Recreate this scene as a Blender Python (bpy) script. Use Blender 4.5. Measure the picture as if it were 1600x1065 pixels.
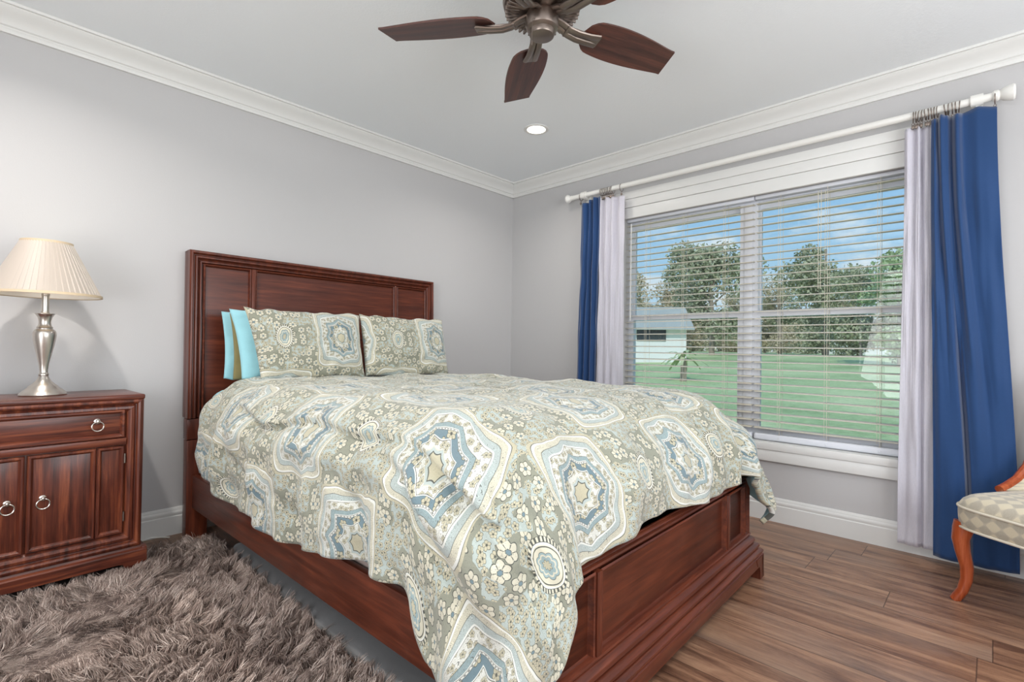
import bpy, bmesh, math, random
import numpy as np
from mathutils import Vector, Matrix, noise
random.seed(7); rng = np.random.default_rng(7)
for o in list(bpy.data.objects): bpy.data.objects.remove(o)
SC = bpy.context.scene; COL = SC.collection
R = math.radians
# ------------------------------------------------------------------ camera
yaw, pit, rol = R(46.339), R(0.779), R(0.830)
fw = Vector((math.sin(yaw)*math.cos(pit), math.cos(yaw)*math.cos(pit), math.sin(pit)))
rt = Vector((math.cos(yaw), -math.sin(yaw), 0)); up = rt.cross(fw)
r2 = rt*math.cos(rol)+up*math.sin(rol); u2 = -rt*math.sin(rol)+up*math.cos(rol)
cd = bpy.data.cameras.new('camera'); cam = bpy.data.objects.new('camera', cd); COL.objects.link(cam)
cd.sensor_width = 36; cd.lens = 786.33/1600*36; cd.clip_start = .02; cd.clip_end = 500
M = Matrix((r2, u2, -fw)).transposed().to_4x4(); M.translation = (-3.2437, -3.1070, 1.0004)
cam.matrix_world = M; SC.camera = cam
vs = SC.view_settings; vs.view_transform = 'Standard'; vs.look = 'None'; vs.gamma = 1; vs.use_curve_mapping = False
vs.exposure = 0.0

# ------------------------------------------------------------------ node helper
class NT:
    def __init__(s, tree): s.t = tree; s.n = tree.nodes; s.l = tree.links
    def new(s, typ, **kw):
        n = s.n.new(typ)
        for k, v in kw.items(): setattr(n, k, v)
        return n
    def put(s, sock, v):
        if isinstance(v, bpy.types.NodeSocket): s.l.new(v, sock)
        elif v is not None: sock.default_value = v
    def m(s, op, a, b=None, c=None, clamp=False):
        n = s.new('ShaderNodeMath', operation=op, use_clamp=clamp)
        s.put(n.inputs[0], a)
        if b is not None: s.put(n.inputs[1], b)
        if c is not None: s.put(n.inputs[2], c)
        return n.outputs[0]
    def vm(s, op, a, b=None, out=0):
        n = s.new('ShaderNodeVectorMath', operation=op); s.put(n.inputs[0], a)
        if b is not None:
            if op == 'SCALE': s.put(n.inputs['Scale'], b)
            else: s.put(n.inputs[1], b)
        return n.outputs[out]
    def mix(s, f, a, b, mode='MIX'):
        n = s.new('ShaderNodeMix', data_type='RGBA', blend_type=mode, clamp_factor=True)
        s.put(n.inputs[0], f); s.put(n.inputs[6], a if isinstance(a, bpy.types.NodeSocket) else (*a, 1)); s.put(n.inputs[7], b if isinstance(b, bpy.types.NodeSocket) else (*b, 1))
        return n.outputs[2]
    def ramp(s, f, stops, interp='LINEAR'):
        n = s.new('ShaderNodeValToRGB'); cr = n.color_ramp; cr.interpolation = interp
        while len(cr.elements) < len(stops): cr.elements.new(0.5)
        for e, (p, c) in zip(cr.elements, stops): e.position = p; e.color = (*c, 1) if len(c) == 3 else c
        s.put(n.inputs[0], f); return n.outputs[0]
    def noise(s, vec, scale, detail=3, rough=.5, dist=0, out=0):
        n = s.new('ShaderNodeTexNoise'); s.put(n.inputs['Vector'], vec); s.put(n.inputs['Scale'], scale)
        n.inputs['Detail'].default_value = detail; n.inputs['Roughness'].default_value = rough; n.inputs['Distortion'].default_value = dist
        return n.outputs[out]
    def bump(s, h, strength=.3, dist=.01, normal=None):
        n = s.new('ShaderNodeBump'); n.inputs['Strength'].default_value = strength; n.inputs['Distance'].default_value = dist
        s.put(n.inputs['Height'], h)
        if normal: s.put(n.inputs['Normal'], normal)
        return n.outputs[0]
def sr(r, g, b):
    f = lambda c: (c/255)/12.92 if c/255 <= .04045 else ((c/255+.055)/1.055)**2.4
    return (f(r), f(g), f(b))
def mat(name, color=(.8,.8,.8), rough=.5, metal=0, spec=.5, coat=0, sheen=0):
    m = bpy.data.materials.new(name); m.use_nodes = True; N = NT(m.node_tree)
    p = N.n['Principled BSDF']; N.p = p
    p.inputs['Base Color'].default_value = (*color, 1); p.inputs['Roughness'].default_value = rough
    p.inputs['Metallic'].default_value = metal; p.inputs['Specular IOR Level'].default_value = spec
    p.inputs['Coat Weight'].default_value = coat; p.inputs['Coat Roughness'].default_value = .15
    p.inputs['Sheen Weight'].default_value = sheen
    return m, N
def objco(N): return N.new('ShaderNodeTexCoord').outputs['Object']
def scl(N, v, s):
    n = N.new('ShaderNodeMapping'); N.put(n.inputs[0], v); n.inputs['Scale'].default_value = s; return n.outputs[0]

# ------------------------------------------------------------------ world: daytime sky with soft clouds
W = bpy.data.worlds.new('sky'); SC.world = W; W.use_nodes = True; N = NT(W.node_tree)
g = N.new('ShaderNodeTexCoord').outputs['Generated']
sep = N.new('ShaderNodeSeparateXYZ'); N.put(sep.inputs[0], g); z = sep.outputs[2]
base = N.ramp(z, [(0, sr(222,234,244)), (.12, sr(176,214,242)), (.35, sr(128,186,238)), (1, sr(90,150,220))])
den = N.m('ADD', z, .18); cx = N.m('DIVIDE', sep.outputs[0], den); cy = N.m('DIVIDE', sep.outputs[1], den)
cv = N.new('ShaderNodeCombineXYZ'); N.put(cv.inputs[0], cx); N.put(cv.inputs[1], cy)
cl = N.noise(cv.outputs[0], 1.7, 6, .6)
clf = N.ramp(cl, [(.50, (0,0,0)), (.66, (1,1,1))])
skyc = N.mix(clf, base, sr(238,244,250))
bg = N.n['Background']; N.put(bg.inputs[0], skyc); bg.inputs[1].default_value = 1.0

# ------------------------------------------------------------------ lights
def area(name, loc, direction, sx, sy, power, color=(1,1,1), shape='RECTANGLE', spread=180):
    l = bpy.data.lights.new(name, 'AREA'); l.shape = shape; l.size = sx; l.size_y = sy; l.energy = power; l.color = color; l.spread = R(spread)
    o = bpy.data.objects.new(name, l); COL.objects.link(o); o.location = loc
    o.rotation_euler = Vector(direction).to_track_quat('-Z', 'Y').to_euler(); return o
sun = bpy.data.lights.new('sun', 'SUN'); sun.energy = 2.2; sun.angle = R(1); sun.color = (1, .96, .9)
so = bpy.data.objects.new('sun', sun); COL.objects.link(so); so.rotation_euler = Vector((.75, .35, -.75)).to_track_quat('-Z', 'Y').to_euler()
# added fill lights outside two made-up openings in the unseen walls, behind and left
area('daylight_rear', (-2.0, -4.62, 1.45), (.0, 1, .48), 2.3, 1.5, 60, (.985, .99, 1))
area('daylight_left', (-4.92, -2.6, 1.3), (1, .25, .48), 1.5, 2.0, 58, (.985, .99, 1))

# ------------------------------------------------------------------ object helpers
def obj(name, me, material=None, parent=None, smooth=False, mats=None):
    if isinstance(me, MB): me = me.mesh(name, smooth)
    o = bpy.data.objects.new(name, me); COL.objects.link(o)
    if material is not None: me.materials.append(material)
    if mats:
        for m_ in mats: me.materials.append(m_)
    if parent is not None: o.parent = parent
    return o
def thing(name, label, cat, loc=(0,0,0), rz=0, group=None):
    o = bpy.data.objects.new(name, None); COL.objects.link(o); o.location = loc; o.rotation_euler = (0,0,rz)
    o.empty_display_size = .05
    return tag(o, label, cat, group)
def tag(o, label, cat, group=None, kind=None):
    o['label'] = label; o['category'] = cat
    if group: o['group'] = group
    if kind: o['kind'] = kind
    return o
def struct(o): o['kind'] = 'structure'; return o
class MB:
    def __init__(s): s.v = []; s.f = []; s.sm = []
    def add(s, vs, fs, smooth=False):
        b = len(s.v); s.v += [tuple(v) for v in vs]; s.f += [tuple(i+b for i in f) for f in fs]; s.sm += [smooth]*len(fs); return s
    def box(s, a, b, bev=0, seg=2):
        x0,x1 = sorted((a[0],b[0])); y0,y1 = sorted((a[1],b[1])); z0,z1 = sorted((a[2],b[2]))
        if bev <= 0:
            V = [(x0,y0,z0),(x1,y0,z0),(x1,y1,z0),(x0,y1,z0),(x0,y0,z1),(x1,y0,z1),(x1,y1,z1),(x0,y1,z1)]
            return s.add(V, [(0,3,2,1),(4,5,6,7),(0,1,5,4),(1,2,6,5),(2,3,7,6),(3,0,4,7)])
        bm = bmesh.new(); bmesh.ops.create_cube(bm, size=1)
        for v in bm.verts: v.co = ((x0+x1)/2+v.co.x*(x1-x0), (y0+y1)/2+v.co.y*(y1-y0), (z0+z1)/2+v.co.z*(z1-z0))
        bmesh.ops.bevel(bm, geom=bm.edges[:], offset=min(bev, .49*min(x1-x0,y1-y0,z1-z0)), segments=seg, affect='EDGES', profile=.5)
        s.bm(bm); return s
    def bm(s, bm, smooth=False):
        bm.verts.index_update()
        s.add([v.co[:] for v in bm.verts], [[v.index for v in f.verts] for f in bm.faces], smooth); bm.free(); return s
    def lathe(s, prof, n=32, c=(0,0,0), smooth=True, axis='z', cap=True):
        V = []; F = []
        for (r, h) in prof:
            for k in range(n):
                a = 2*math.pi*k/n; p = (r*math.cos(a), r*math.sin(a), h)
                if axis == 'y': p = (p[0], p[2], p[1])
                if axis == 'x': p = (p[2], p[0], p[1])
                V.append((p[0]+c[0], p[1]+c[1], p[2]+c[2]))
        for i in range(len(prof)-1):
            for k in range(n):
                k2 = (k+1) % n; F.append((i*n+k, i*n+k2, (i+1)*n+k2, (i+1)*n+k))
        if cap:
            if prof[0][0] > 1e-5: F.append(tuple(reversed(range(n))))
            if prof[-1][0] > 1e-5: F.append(tuple((len(prof)-1)*n+k for k in range(n)))
        return s.add(V, F, smooth)
    def tube(s, pts, rad, n=10, closed=False, smooth=True, squash=1):
        pts = [Vector(p) for p in pts]; m = len(pts); V = []; F = []
        rads = rad if isinstance(rad, (list, tuple)) else [rad]*m
        prev = None
        for i, p in enumerate(pts):
            if closed: t = pts[(i+1) % m]-pts[i-1]
            else: t = pts[min(i+1,m-1)]-pts[max(i-1,0)]
            t.normalize()
            if prev is None:
                a = Vector((0,0,1)) if abs(t.z) < .9 else Vector((1,0,0))
                nx = t.cross(a).normalized()
            else: nx = (prev - t*prev.dot(t)).normalized()
            prev = nx; ny = t.cross(nx)
            for k in range(n):
                an = 2*math.pi*k/n; V.append(p+nx*math.cos(an)*rads[i]+ny*math.sin(an)*rads[i]*squash)
        mm = m if closed else m-1
        for i in range(mm):
            for k in range(n):
                j = (i+1) % m; F.append((i*n+k, i*n+(k+1)%n, j*n+(k+1)%n, j*n+k))
        if not closed: F += [tuple(reversed(range(n))), tuple((m-1)*n+k for k in range(n))]
        return s.add(V, F, smooth)
    def torus(s, c, r, t, n=28, k=8, plane='xz'):
        pts = []
        for i in range(n):
            a = 2*math.pi*i/n; u, w = r*math.cos(a), r*math.sin(a)
            pts.append({'xz': (c[0]+u, c[1], c[2]+w), 'xy': (c[0]+u, c[1]+w, c[2]), 'yz': (c[0], c[1]+u, c[2]+w)}[plane])
        return s.tube(pts, t, k, closed=True)
    def frame(s, x0, x1, z0, z1, y, prof, out=-1, sides='LTRB', smooth=False):
        """mitred moulding round a rectangle in the xz plane; prof = [(inset, height)], height grows towards out*y"""
        P = lambda cx, cz, i, h: ((x0+i if cx == 0 else x1-i), y+out*h, (z0+i if cz == 0 else z1-i))
        cor = {'L': ((0,0),(0,1)), 'T': ((0,1),(1,1)), 'R': ((1,1),(1,0)), 'B': ((1,0),(0,0))}
        for k in sides:
            (a, b) = cor[k]; V = []
            for c, e in ((a, 0), (b, 1)):
                for (i, h) in prof:
                    p = list(P(c[0], c[1], i, h))
                    if 'B' not in sides and k in 'LR' and c[1] == 0: p[2] = z0
                    V.append(tuple(p))
            n = len(prof); F = [(j, j+1, n+j+1, n+j) for j in range(n-1)]
            if 'B' not in sides and k in 'LR': F.append(tuple(range(n)) if (k == 'L') else tuple(range(n, 2*n)))
            s.add(V, F, smooth)
        return s
    def sweepx(s, x0, x1, prof, caps=True, ret=None, smooth=False):
        """profile [(y,z)] swept along x"""
        n = len(prof); V = [(x0, a, b) for a, b in prof]+[(x1, a, b) for a, b in prof]
        F = [(j, (j+1) % n, n+(j+1) % n, n+j) for j in range(n)]
        if caps: F += [tuple(reversed(range(n))), tuple(range(n, 2*n))]
        return s.add(V, F, smooth)
    def sweepy(s, y0, y1, prof, caps=True, smooth=False):
        n = len(prof); V = [(a, y0, b) for a, b in prof]+[(a, y1, b) for a, b in prof]
        F = [(j, (j+1) % n, n+(j+1) % n, n+j) for j in range(n)]
        if caps: F += [tuple(reversed(range(n))), tuple(range(n, 2*n))]
        return s.add(V, F, smooth)
    def xf(s, M_, start=0):
        for i in range(start, len(s.v)): s.v[i] = tuple(M_ @ Vector(s.v[i]))
        return s
    def mesh(s, name, smooth=False):
        me = bpy.data.meshes.new(name); me.from_pydata(s.v, [], s.f)
        bm = bmesh.new(); bm.from_mesh(me); bmesh.ops.recalc_face_normals(bm, faces=bm.faces[:])
        bm.to_mesh(me); bm.free()
        me.polygons.foreach_set('use_smooth', [bool(x or smooth) for x in s.sm]); me.set_sharp_from_angle(angle=R(32)); me.update(); return me
def np_mesh(name, co, faces, smooth=True):
    """co (n,3), faces (m,k) all same size"""
    me = bpy.data.meshes.new(name); n, m, k = len(co), len(faces), faces.shape[1]
    me.vertices.add(n); me.vertices.foreach_set('co', np.asarray(co, np.float32).ravel())
    me.loops.add(m*k); me.loops.foreach_set('vertex_index', faces.astype(np.int32).ravel())
    me.polygons.add(m); me.polygons.foreach_set('loop_start', np.arange(0, m*k, k, dtype=np.int32))
    me.polygons.foreach_set('loop_total', np.full(m, k, np.int32)) if False else None
    me.update(calc_edges=True); me.polygons.foreach_set('use_smooth', [smooth]*m); me.validate(); me.update(); return me
def grid_mesh(name, P, uv=None, smooth=True):
    """P: (nu, nv, 3) array"""
    nu, nv = P.shape[:2]; idx = np.arange(nu*nv).reshape(nu, nv)
    F = np.stack([idx[:-1,:-1], idx[1:,:-1], idx[1:,1:], idx[:-1,1:]], -1).reshape(-1, 4)
    me = np_mesh(name, P.reshape(-1, 3), F, smooth)
    if uv is not None:
        L = me.uv_layers.new(name='UVMap'); lv = np.empty(len(me.loops), np.int32); me.loops.foreach_get('vertex_index', lv)
        L.data.foreach_set('uv', uv.reshape(-1, 2)[lv].astype(np.float32).ravel())
    return me
def smoothstep(a, b, x): t = np.clip((x-a)/(b-a), 0, 1); return t*t*(3-2*t)
def vnoise(X, Y, Z, s, seed=0):
    out = np.empty(X.shape); xf, yf, zf = (np.broadcast_to(a, X.shape).ravel()*s for a in (X, Y, Z)); o = out.ravel()
    for i in range(o.size): o[i] = noise.noise((xf[i]+seed, yf[i]+seed*1.7, zf[i]-seed))
    return o.reshape(X.shape)

# ------------------------------------------------------------------ materials
def paint(name, col, rough=.6, bump=.08, scale=160):
    m, N = mat(name, col, rough, spec=.3); h = N.noise(objco(N), scale, 2); N.put(N.p.inputs['Normal'], N.bump(h, bump, .002)); return m
M_wall = paint('wall_paint', sr(191,190,190), .6, .12, 180)
M_ceil = paint('ceiling_paint', sr(239,243,245), .8, .35, 110)
M_trim = paint('trim_paint', sr(222,222,219), .35, .02, 60)
M_vinyl = paint('vinyl', sr(222,225,232), .35, .0, 60)
def wood(name, axis, dark=sr(66,28,17), mid=sr(91,43,28), light=sr(122,60,38), rough=.34, sc=1, coat=.2):
    m, N = mat(name, mid, rough, spec=.4, coat=coat)
    s = {'x': (1.1,20,20), 'y': (20,1.1,20), 'z': (20,20,1.1)}[axis]
    v = scl(N, objco(N), tuple(a*sc for a in s)); n1 = N.noise(v, 2.2, 6, .62, .4); n2 = N.noise(v, 9, 4, .6)
    nb = N.noise(objco(N), 3.5, 2)
    f = N.m('ADD', N.m('MULTIPLY', n1, .62), N.m('ADD', N.m('MULTIPLY', n2, .2), N.m('MULTIPLY', nb, .18)))
    c = N.ramp(f, [(.36, dark), (.5, mid), (.66, light)])
    N.put(N.p.inputs['Base Color'], c)
    N.put(N.p.inputs['Roughness'], N.m('ADD', rough-.06, N.m('MULTIPLY', n2, .14)))
    N.put(N.p.inputs['Normal'], N.bump(n2, .04, .002)); return m
M_wx, M_wy, M_wz = (wood('cherry_wood_'+a, a) for a in 'xyz')
CH2 = dict(dark=sr(48,22,16), mid=sr(96,46,32), light=sr(148,82,52), rough=.33)
M_nx, M_ny, M_nz = (wood('nightstand_wood_'+a, a, **CH2) for a in 'xyz')
M_orange = wood('honey_cherry', 'z', sr(128,52,24), sr(164,76,40), sr(188,100,60), .3)
M_blade = wood('fan_blade_wood', 'x', sr(52,34,32), sr(76,48,42), sr(104,62,50), .4, coat=.1)
M_void, _ = mat('dark_recess', (.012,.008,.006), .8)
def metal(name, col, rough=.3):
    m, N = mat(name, col, rough, metal=1); n = N.noise(scl(N, objco(N), (40,40,400)), 5, 2)
    N.put(N.p.inputs['Roughness'], N.m('ADD', rough-.05, N.m('MULTIPLY', n, .12))); return m
M_nickel = metal('brushed_nickel', sr(205,198,190), .3)
M_pewter = metal('aged_pewter', sr(142,130,122), .38)
M_chrome = metal('ring_pull_nickel', sr(215,208,200), .22)
M_white_pl, _ = mat('white_plastic', sr(232,231,226), .4)

# floor planks
M_floor, N = mat('vinyl_plank_floor', (.3,.2,.1), .38, spec=.5)
co = objco(N); sp = N.new('ShaderNodeSeparateXYZ'); N.put(sp.inputs[0], co)
PW, PL = .18, 1.22
ix = N.m('FLOOR', N.m('DIVIDE', N.m('ADD', sp.outputs[0], .06), PW))
rnd = N.new('ShaderNodeTexWhiteNoise', noise_dimensions='1D'); N.put(rnd.inputs['W'], ix)
yy = N.m('DIVIDE', N.m('ADD', sp.outputs[1], N.m('MULTIPLY', rnd.outputs[0], PL)), PL); iy = N.m('FLOOR', yy)
c2 = N.new('ShaderNodeCombineXYZ'); N.put(c2.inputs[0], ix); N.put(c2.inputs[1], iy)
wn = N.new('ShaderNodeTexWhiteNoise', noise_dimensions='2D'); N.put(wn.inputs[0], c2.outputs[0])
off = N.vm('SCALE', wn.outputs[1], 17.0)
gv = N.vm('ADD', scl(N, co, (11,1.15,1)), off)
g1 = N.noise(gv, 1.5, 7, .62, .9); g2 = N.noise(scl(N, gv, (3,2.4,1)), 5, 5, .7, .5); g3 = N.noise(N.vm('ADD', scl(N, co, (2.6,.8,1)), off), 1.6, 3, .5)
f = N.m('ADD', N.m('MULTIPLY', g1, .55), N.m('ADD', N.m('MULTIPLY', g2, .25), N.m('MULTIPLY', g3, .2)))
col = N.ramp(f, [(.33, sr(72,50,40)), (.42, sr(108,78,62)), (.51, sr(150,115,92)), (.60, sr(174,139,112)), (.72, sr(210,180,150))])
col = N.mix(N.m('MULTIPLY', N.ramp(g3, [(.5,(0,0,0)), (.68,(1,1,1))]), .55), col, sr(118,104,96))
tint = N.mix(wn.outputs[0], sr(232,222,215), sr(255,255,255)); col = N.mix(1, col, tint, 'MULTIPLY')
fx = N.m('FRACT', N.m('DIVIDE', N.m('ADD', sp.outputs[0], .06), PW)); fy = N.m('FRACT', yy)
ex = N.m('MINIMUM', fx, N.m('SUBTRACT', 1, fx)); ey = N.m('MULTIPLY', N.m('MINIMUM', fy, N.m('SUBTRACT', 1, fy)), PL/PW)
e = N.m('MINIMUM', ex, ey); gap = N.ramp(e, [(0, (0,0,0)), (.014, (1,1,1))])
col = N.mix(gap, sr(60,42,34), col); N.put(N.p.inputs['Base Color'], col)
N.put(N.p.inputs['Roughness'], N.m('ADD', .24, N.m('MULTIPLY', g2, .2)))
N.put(N.p.inputs['Normal'], N.bump(N.m('ADD', N.m('MULTIPLY', g2, .3), gap), .15, .003))

# paisley / ogee medallion cloth
def paisley(name, PU=.60, PV=.66, scale=1.0):
    m, N = mat(name, (.6,.6,.5), .85, spec=.2, sheen=.25)
    uv = N.new('ShaderNodeTexCoord').outputs['UV']
    wob = N.noise(uv, 5, 2, out=1); uvw = N.vm('ADD', uv, N.vm('SCALE', N.vm('SUBTRACT', wob, (.5,.5,.5)), .07))
    s = N.new('ShaderNodeSeparateXYZ'); N.put(s.inputs[0], uvw)
    U = N.m('DIVIDE', s.outputs[0], PU); V = N.m('DIVIDE', s.outputs[1], PV)
    a_ = N.m('ADD', U, V); b_ = N.m('SUBTRACT', U, V)
    la = N.m('SUBTRACT', N.m('FRACT', N.m('ADD', a_, .5)), .5); lb = N.m('SUBTRACT', N.m('FRACT', N.m('ADD', b_, .5)), .5)
    lu = N.m('ADD', la, lb); lv = N.m('SUBTRACT', la, lb)
    th = N.m('ARCTAN2', lu, lv)
    G = N.m('MULTIPLY', N.m('ADD', N.m('COSINE', N.m('MULTIPLY', a_, 2*math.pi)), N.m('COSINE', N.m('MULTIPLY', b_, 2*math.pi))), .5)
    scal = N.m('ABSOLUTE', N.m('SINE', N.m('MULTIPLY', th, 4)))
    r = N.m('SUBTRACT', 1, G)                      # 0 centre .. 1 ogee border .. 2 oval centre
    amp = N.m('MULTIPLY', r, N.m('MULTIPLY', N.m('SUBTRACT', 1.0, r, clamp=True), .42))
    rs = N.m('ADD', r, N.m('MULTIPLY', N.m('SUBTRACT', scal, .5), amp))
    rn = N.m('DIVIDE', rs, 2.0, clamp=True)
    CR, CRM, BL, DB, LB, OL, DK, WH = sr(208,202,180), sr(190,182,154), sr(144,164,166), sr(100,124,134), sr(178,188,184), sr(138,138,120), sr(62,61,52), sr(222,222,214)
    bands = N.ramp(rn, [(0, CRM), (.004, DK), (.006, CRM), (.014, DK), (.017, LB), (.028, DK), (.031, CR), (.075, DK), (.079, WH), (.088, DB), (.150, DK), (.155, WH), (.168, DK), (.173, WH), (.180, BL), (.228, DK), (.231, CR), (.330, DK), (.334, WH), (.348, LB), (.405, DK), (.408, CR), (.455, WH), (.470, DK), (.475, CRM)], 'CONSTANT')
    def flowers(sc, petals, seed, core, petal, dark, gapc, size=.42):
        vo = N.new('ShaderNodeTexVoronoi', feature='F1', distance='EUCLIDEAN', voronoi_dimensions='2D'); v = N.vm('ADD', N.vm('SCALE', uvw, sc*scale), (seed, seed*.7, 0))
        v2 = N.vm('MULTIPLY', v, (1,1,0)); N.put(vo.inputs['Vector'], v2); vo.inputs['Scale'].default_value = 1; vo.inputs['Randomness'].default_value = .75
        d = N.vm('SUBTRACT', v2, vo.outputs['Position']); ss = N.new('ShaderNodeSeparateXYZ'); N.put(ss.inputs[0], d)
        t = N.m('ARCTAN2', ss.outputs[1], ss.outputs[0]); pw = N.m('ABSOLUTE', N.m('SINE', N.m('MULTIPLY', t, petals/2)))
        D_ = vo.outputs['Distance']; dd = N.m('DIVIDE', D_, N.m('ADD', .74, N.m('MULTIPLY', pw, .30)))
        c_ = N.ramp(dd, [(0, core), (size*.22, dark), (size*.28, petal), (size*.93, dark), (size*1.04, gapc)], 'CONSTANT')
        spoke = N.m('MULTIPLY', N.ramp(pw, [(0,(1,1,1)), (.22,(0,0,0))], 'CONSTANT'), N.ramp(dd, [(0,(0,0,0)), (size*.3,(1,1,1)), (size*.85,(0,0,0))], 'CONSTANT'))
        return N.mix(spoke, c_, dark), vo.outputs['Color']
    f1, k1 = flowers(27, 6, 3.1, DB, CR, DK, OL, .46)
    f1b, k1b = flowers(60, 5, 7.7, DK, CRM, DK, sr(176,186,180), .46)
    ks = N.new('ShaderNodeSeparateColor'); N.put(ks.inputs[0], k1)
    f1 = N.mix(N.ramp(ks.outputs[0], [(0,(0,0,0)),(.55,(1,1,1))], 'CONSTANT'), f1, f1b)
    f2, _ = flowers(58, 5, 9.3, DK, CRM, DK, WH, .40)
    f3, _ = flowers(30, 6, 5.3, DK, CRM, DK, DB, .40)
    sw = N.noise(uvw, 30, 0, .5, 3.6); lines = N.m('ABSOLUTE', N.m('SINE', N.m('MULTIPLY', sw, 40)))
    stem = N.ramp(lines, [(0, (1,1,1)), (.20, (1,1,1)), (.42, (0,0,0))])
    c = N.mix(N.ramp(rn, [(.47, (0,0,0)), (.49, (1,1,1))], 'CONSTANT'), bands, f1)
    msk = lambda st: N.ramp(rn, st, 'CONSTANT')
    c = N.mix(msk([(0,(0,0,0)),(.033,(1,1,1)),(.075,(0,0,0)),(.231,(1,1,1)),(.33,(0,0,0))]), c, N.mix(.85, c, f2))
    c = N.mix(msk([(0,(0,0,0)),(.088,(1,1,1)),(.150,(0,0,0))]), c, f3)
    c = N.mix(N.m('MULTIPLY', stem, msk([(0,(.3,.3,.3)),(.033,(.6,.6,.6)),(.079,(.35,.35,.35)),(.18,(.85,.85,.85)),(.228,(.8,.8,.8)),(.33,(0,0,0)),(.348,(.8,.8,.8)),(.405,(.9,.9,.9)),(.455,(0,0,0)),(.475,(.5,.5,.5)),(.5,(.35,.35,.35))])), c, DK)
    # dotted white borders
    dots = N.m('GREATER_THAN', N.m('SINE', N.m('MULTIPLY', th, 56)), .2); c = N.mix(N.m('MULTIPLY', dots, msk([(0,(0,0,0)),(.157,(1,1,1)),(.167,(0,0,0))])), c, DK)
    # beaded ovals between the medallions
    oa = N.m('SUBTRACT', N.m('FRACT', a_), .5); ob = N.m('SUBTRACT', N.m('FRACT', b_), .5); ou = N.m('ADD', oa, ob); ov_ = N.m('SUBTRACT', oa, ob)
    od = N.m('SQRT', N.m('ADD', N.m('MULTIPLY', N.m('MULTIPLY', ou, ou), 1.35), N.m('MULTIPLY', ov_, ov_))); oth = N.m('ARCTAN2', ou, ov_)
    od2 = N.m('ADD', od, N.m('MULTIPLY', N.m('ABSOLUTE', N.m('SINE', N.m('MULTIPLY', oth, 4))), N.m('MULTIPLY', N.m('LESS_THAN', od, .10), -.016)))
    ovc = N.ramp(od2, [(0, CRM), (.016, DK), (.022, BL), (.05, CR), (.062, BL), (.078, DK), (.082, CR), (.125, DK), (.129, CR), (.138, WH), (.150, DK), (.180, OL)], 'CONSTANT')
    bead = N.m('MULTIPLY', N.m('GREATER_THAN', N.m('SINE', N.m('MULTIPLY', oth, 30)), 0), N.ramp(od, [(0,(0,0,0)),(.155,(1,1,1)),(.177,(0,0,0))], 'CONSTANT')); ovc = N.mix(bead, ovc, CR)
    inov = N.m('LESS_THAN', od, .182); c = N.mix(inov, c, ovc)
    big = N.noise(uv, 2.3, 2); c = N.mix(N.m('MULTIPLY', big, .22), c, LB)
    N.put(N.p.inputs['Base Color'], c)
    wv = N.noise(N.vm('SCALE', uv, 1), 14, 4, .55, .6); N.put(N.p.inputs['Normal'], N.bump(wv, .5, .012))
    return m
M_pais = paisley('paisley_cotton')
def cloth(name, col, rough=.85, bump=.25, sc=(300,300,300), sheen=.2, nz=8):
    m, N = mat(name, col, rough, spec=.2, sheen=sheen)
    v = objco(N); h = N.noise(scl(N, v, sc), 1, 2); h2 = N.noise(v, nz, 3)
    c = N.mix(N.m('MULTIPLY', h, .5), tuple(a*.86 for a in col), tuple(min(1, a*1.12) for a in col)); N.put(N.p.inputs['Base Color'], c)
    N.put(N.p.inputs['Normal'], N.bump(N.m('ADD', h2, N.m('MULTIPLY', h, .15)), bump, .01)); return m
M_aqua = cloth('aqua_cotton', sr(158,212,222)); M_olive = cloth('olive_cotton', sr(140,130,88)); M_teal_back = cloth('quilt_backing', sr(132,160,162))
M_boxs = cloth('box_spring_fabric', sr(168,150,142), nz=30)
M_felt = cloth('grey_felt', sr(128,127,126), .95, .4, (500,500,500))
M_blue = cloth('navy_curtain', sr(30,66,114), .62, .12, (60,60,500), .4, nz=14)
M_sheer = bpy.data.materials.new('sheer_fabric'); M_sheer.use_nodes = True; N = NT(M_sheer.node_tree)
p = N.n['Principled BSDF']; p.inputs['Base Color'].default_value = (*sr(232,230,238), 1); p.inputs['Roughness'].default_value = .9; p.inputs['Specular IOR Level'].default_value = .1
tl = N.new('ShaderNodeBsdfTranslucent'); tl.inputs[0].default_value = (*sr(232,230,238), 1)
tr = N.new('ShaderNodeBsdfTransparent'); m1 = N.new('ShaderNodeMixShader'); m2 = N.new('ShaderNodeMixShader')
m1.inputs[0].default_value = .35; m2.inputs[0].default_value = .16
N.l.new(p.outputs[0], m1.inputs[1]); N.l.new(tl.outputs[0], m1.inputs[2]); N.l.new(m1.outputs[0], m2.inputs[1]); N.l.new(tr.outputs[0], m2.inputs[2])
wvn = N.noise(scl(N, objco(N), (300,300,60)), 1, 2); N.put(m2.inputs[0], N.m('ADD', .10, N.m('MULTIPLY', wvn, .14)))
N.l.new(m2.outputs[0], N.n['Material Output'].inputs[0])
M_shade = bpy.data.materials.new('pleated_shade_fabric'); M_shade.use_nodes = True; N = NT(M_shade.node_tree)
p = N.n['Principled BSDF']; p.inputs['Base Color'].default_value = (*sr(196,185,174), 1); p.inputs['Roughness'].default_value = .5; p.inputs['Sheen Weight'].default_value = .4
tl = N.new('ShaderNodeBsdfTranslucent'); tl.inputs[0].default_value = (*sr(232,222,210), 1); m1 = N.new('ShaderNodeMixShader'); m1.inputs[0].default_value = .22
N.l.new(p.outputs[0], m1.inputs[1]); N.l.new(tl.outputs[0], m1.inputs[2]); N.l.new(m1.outputs[0], N.n['Material Output'].inputs[0])
M_shtrim, _ = mat('shade_trim', sr(205,185,155), .6)
M_liner, _ = mat('shade_liner', sr(240,236,228), .7)
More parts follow.
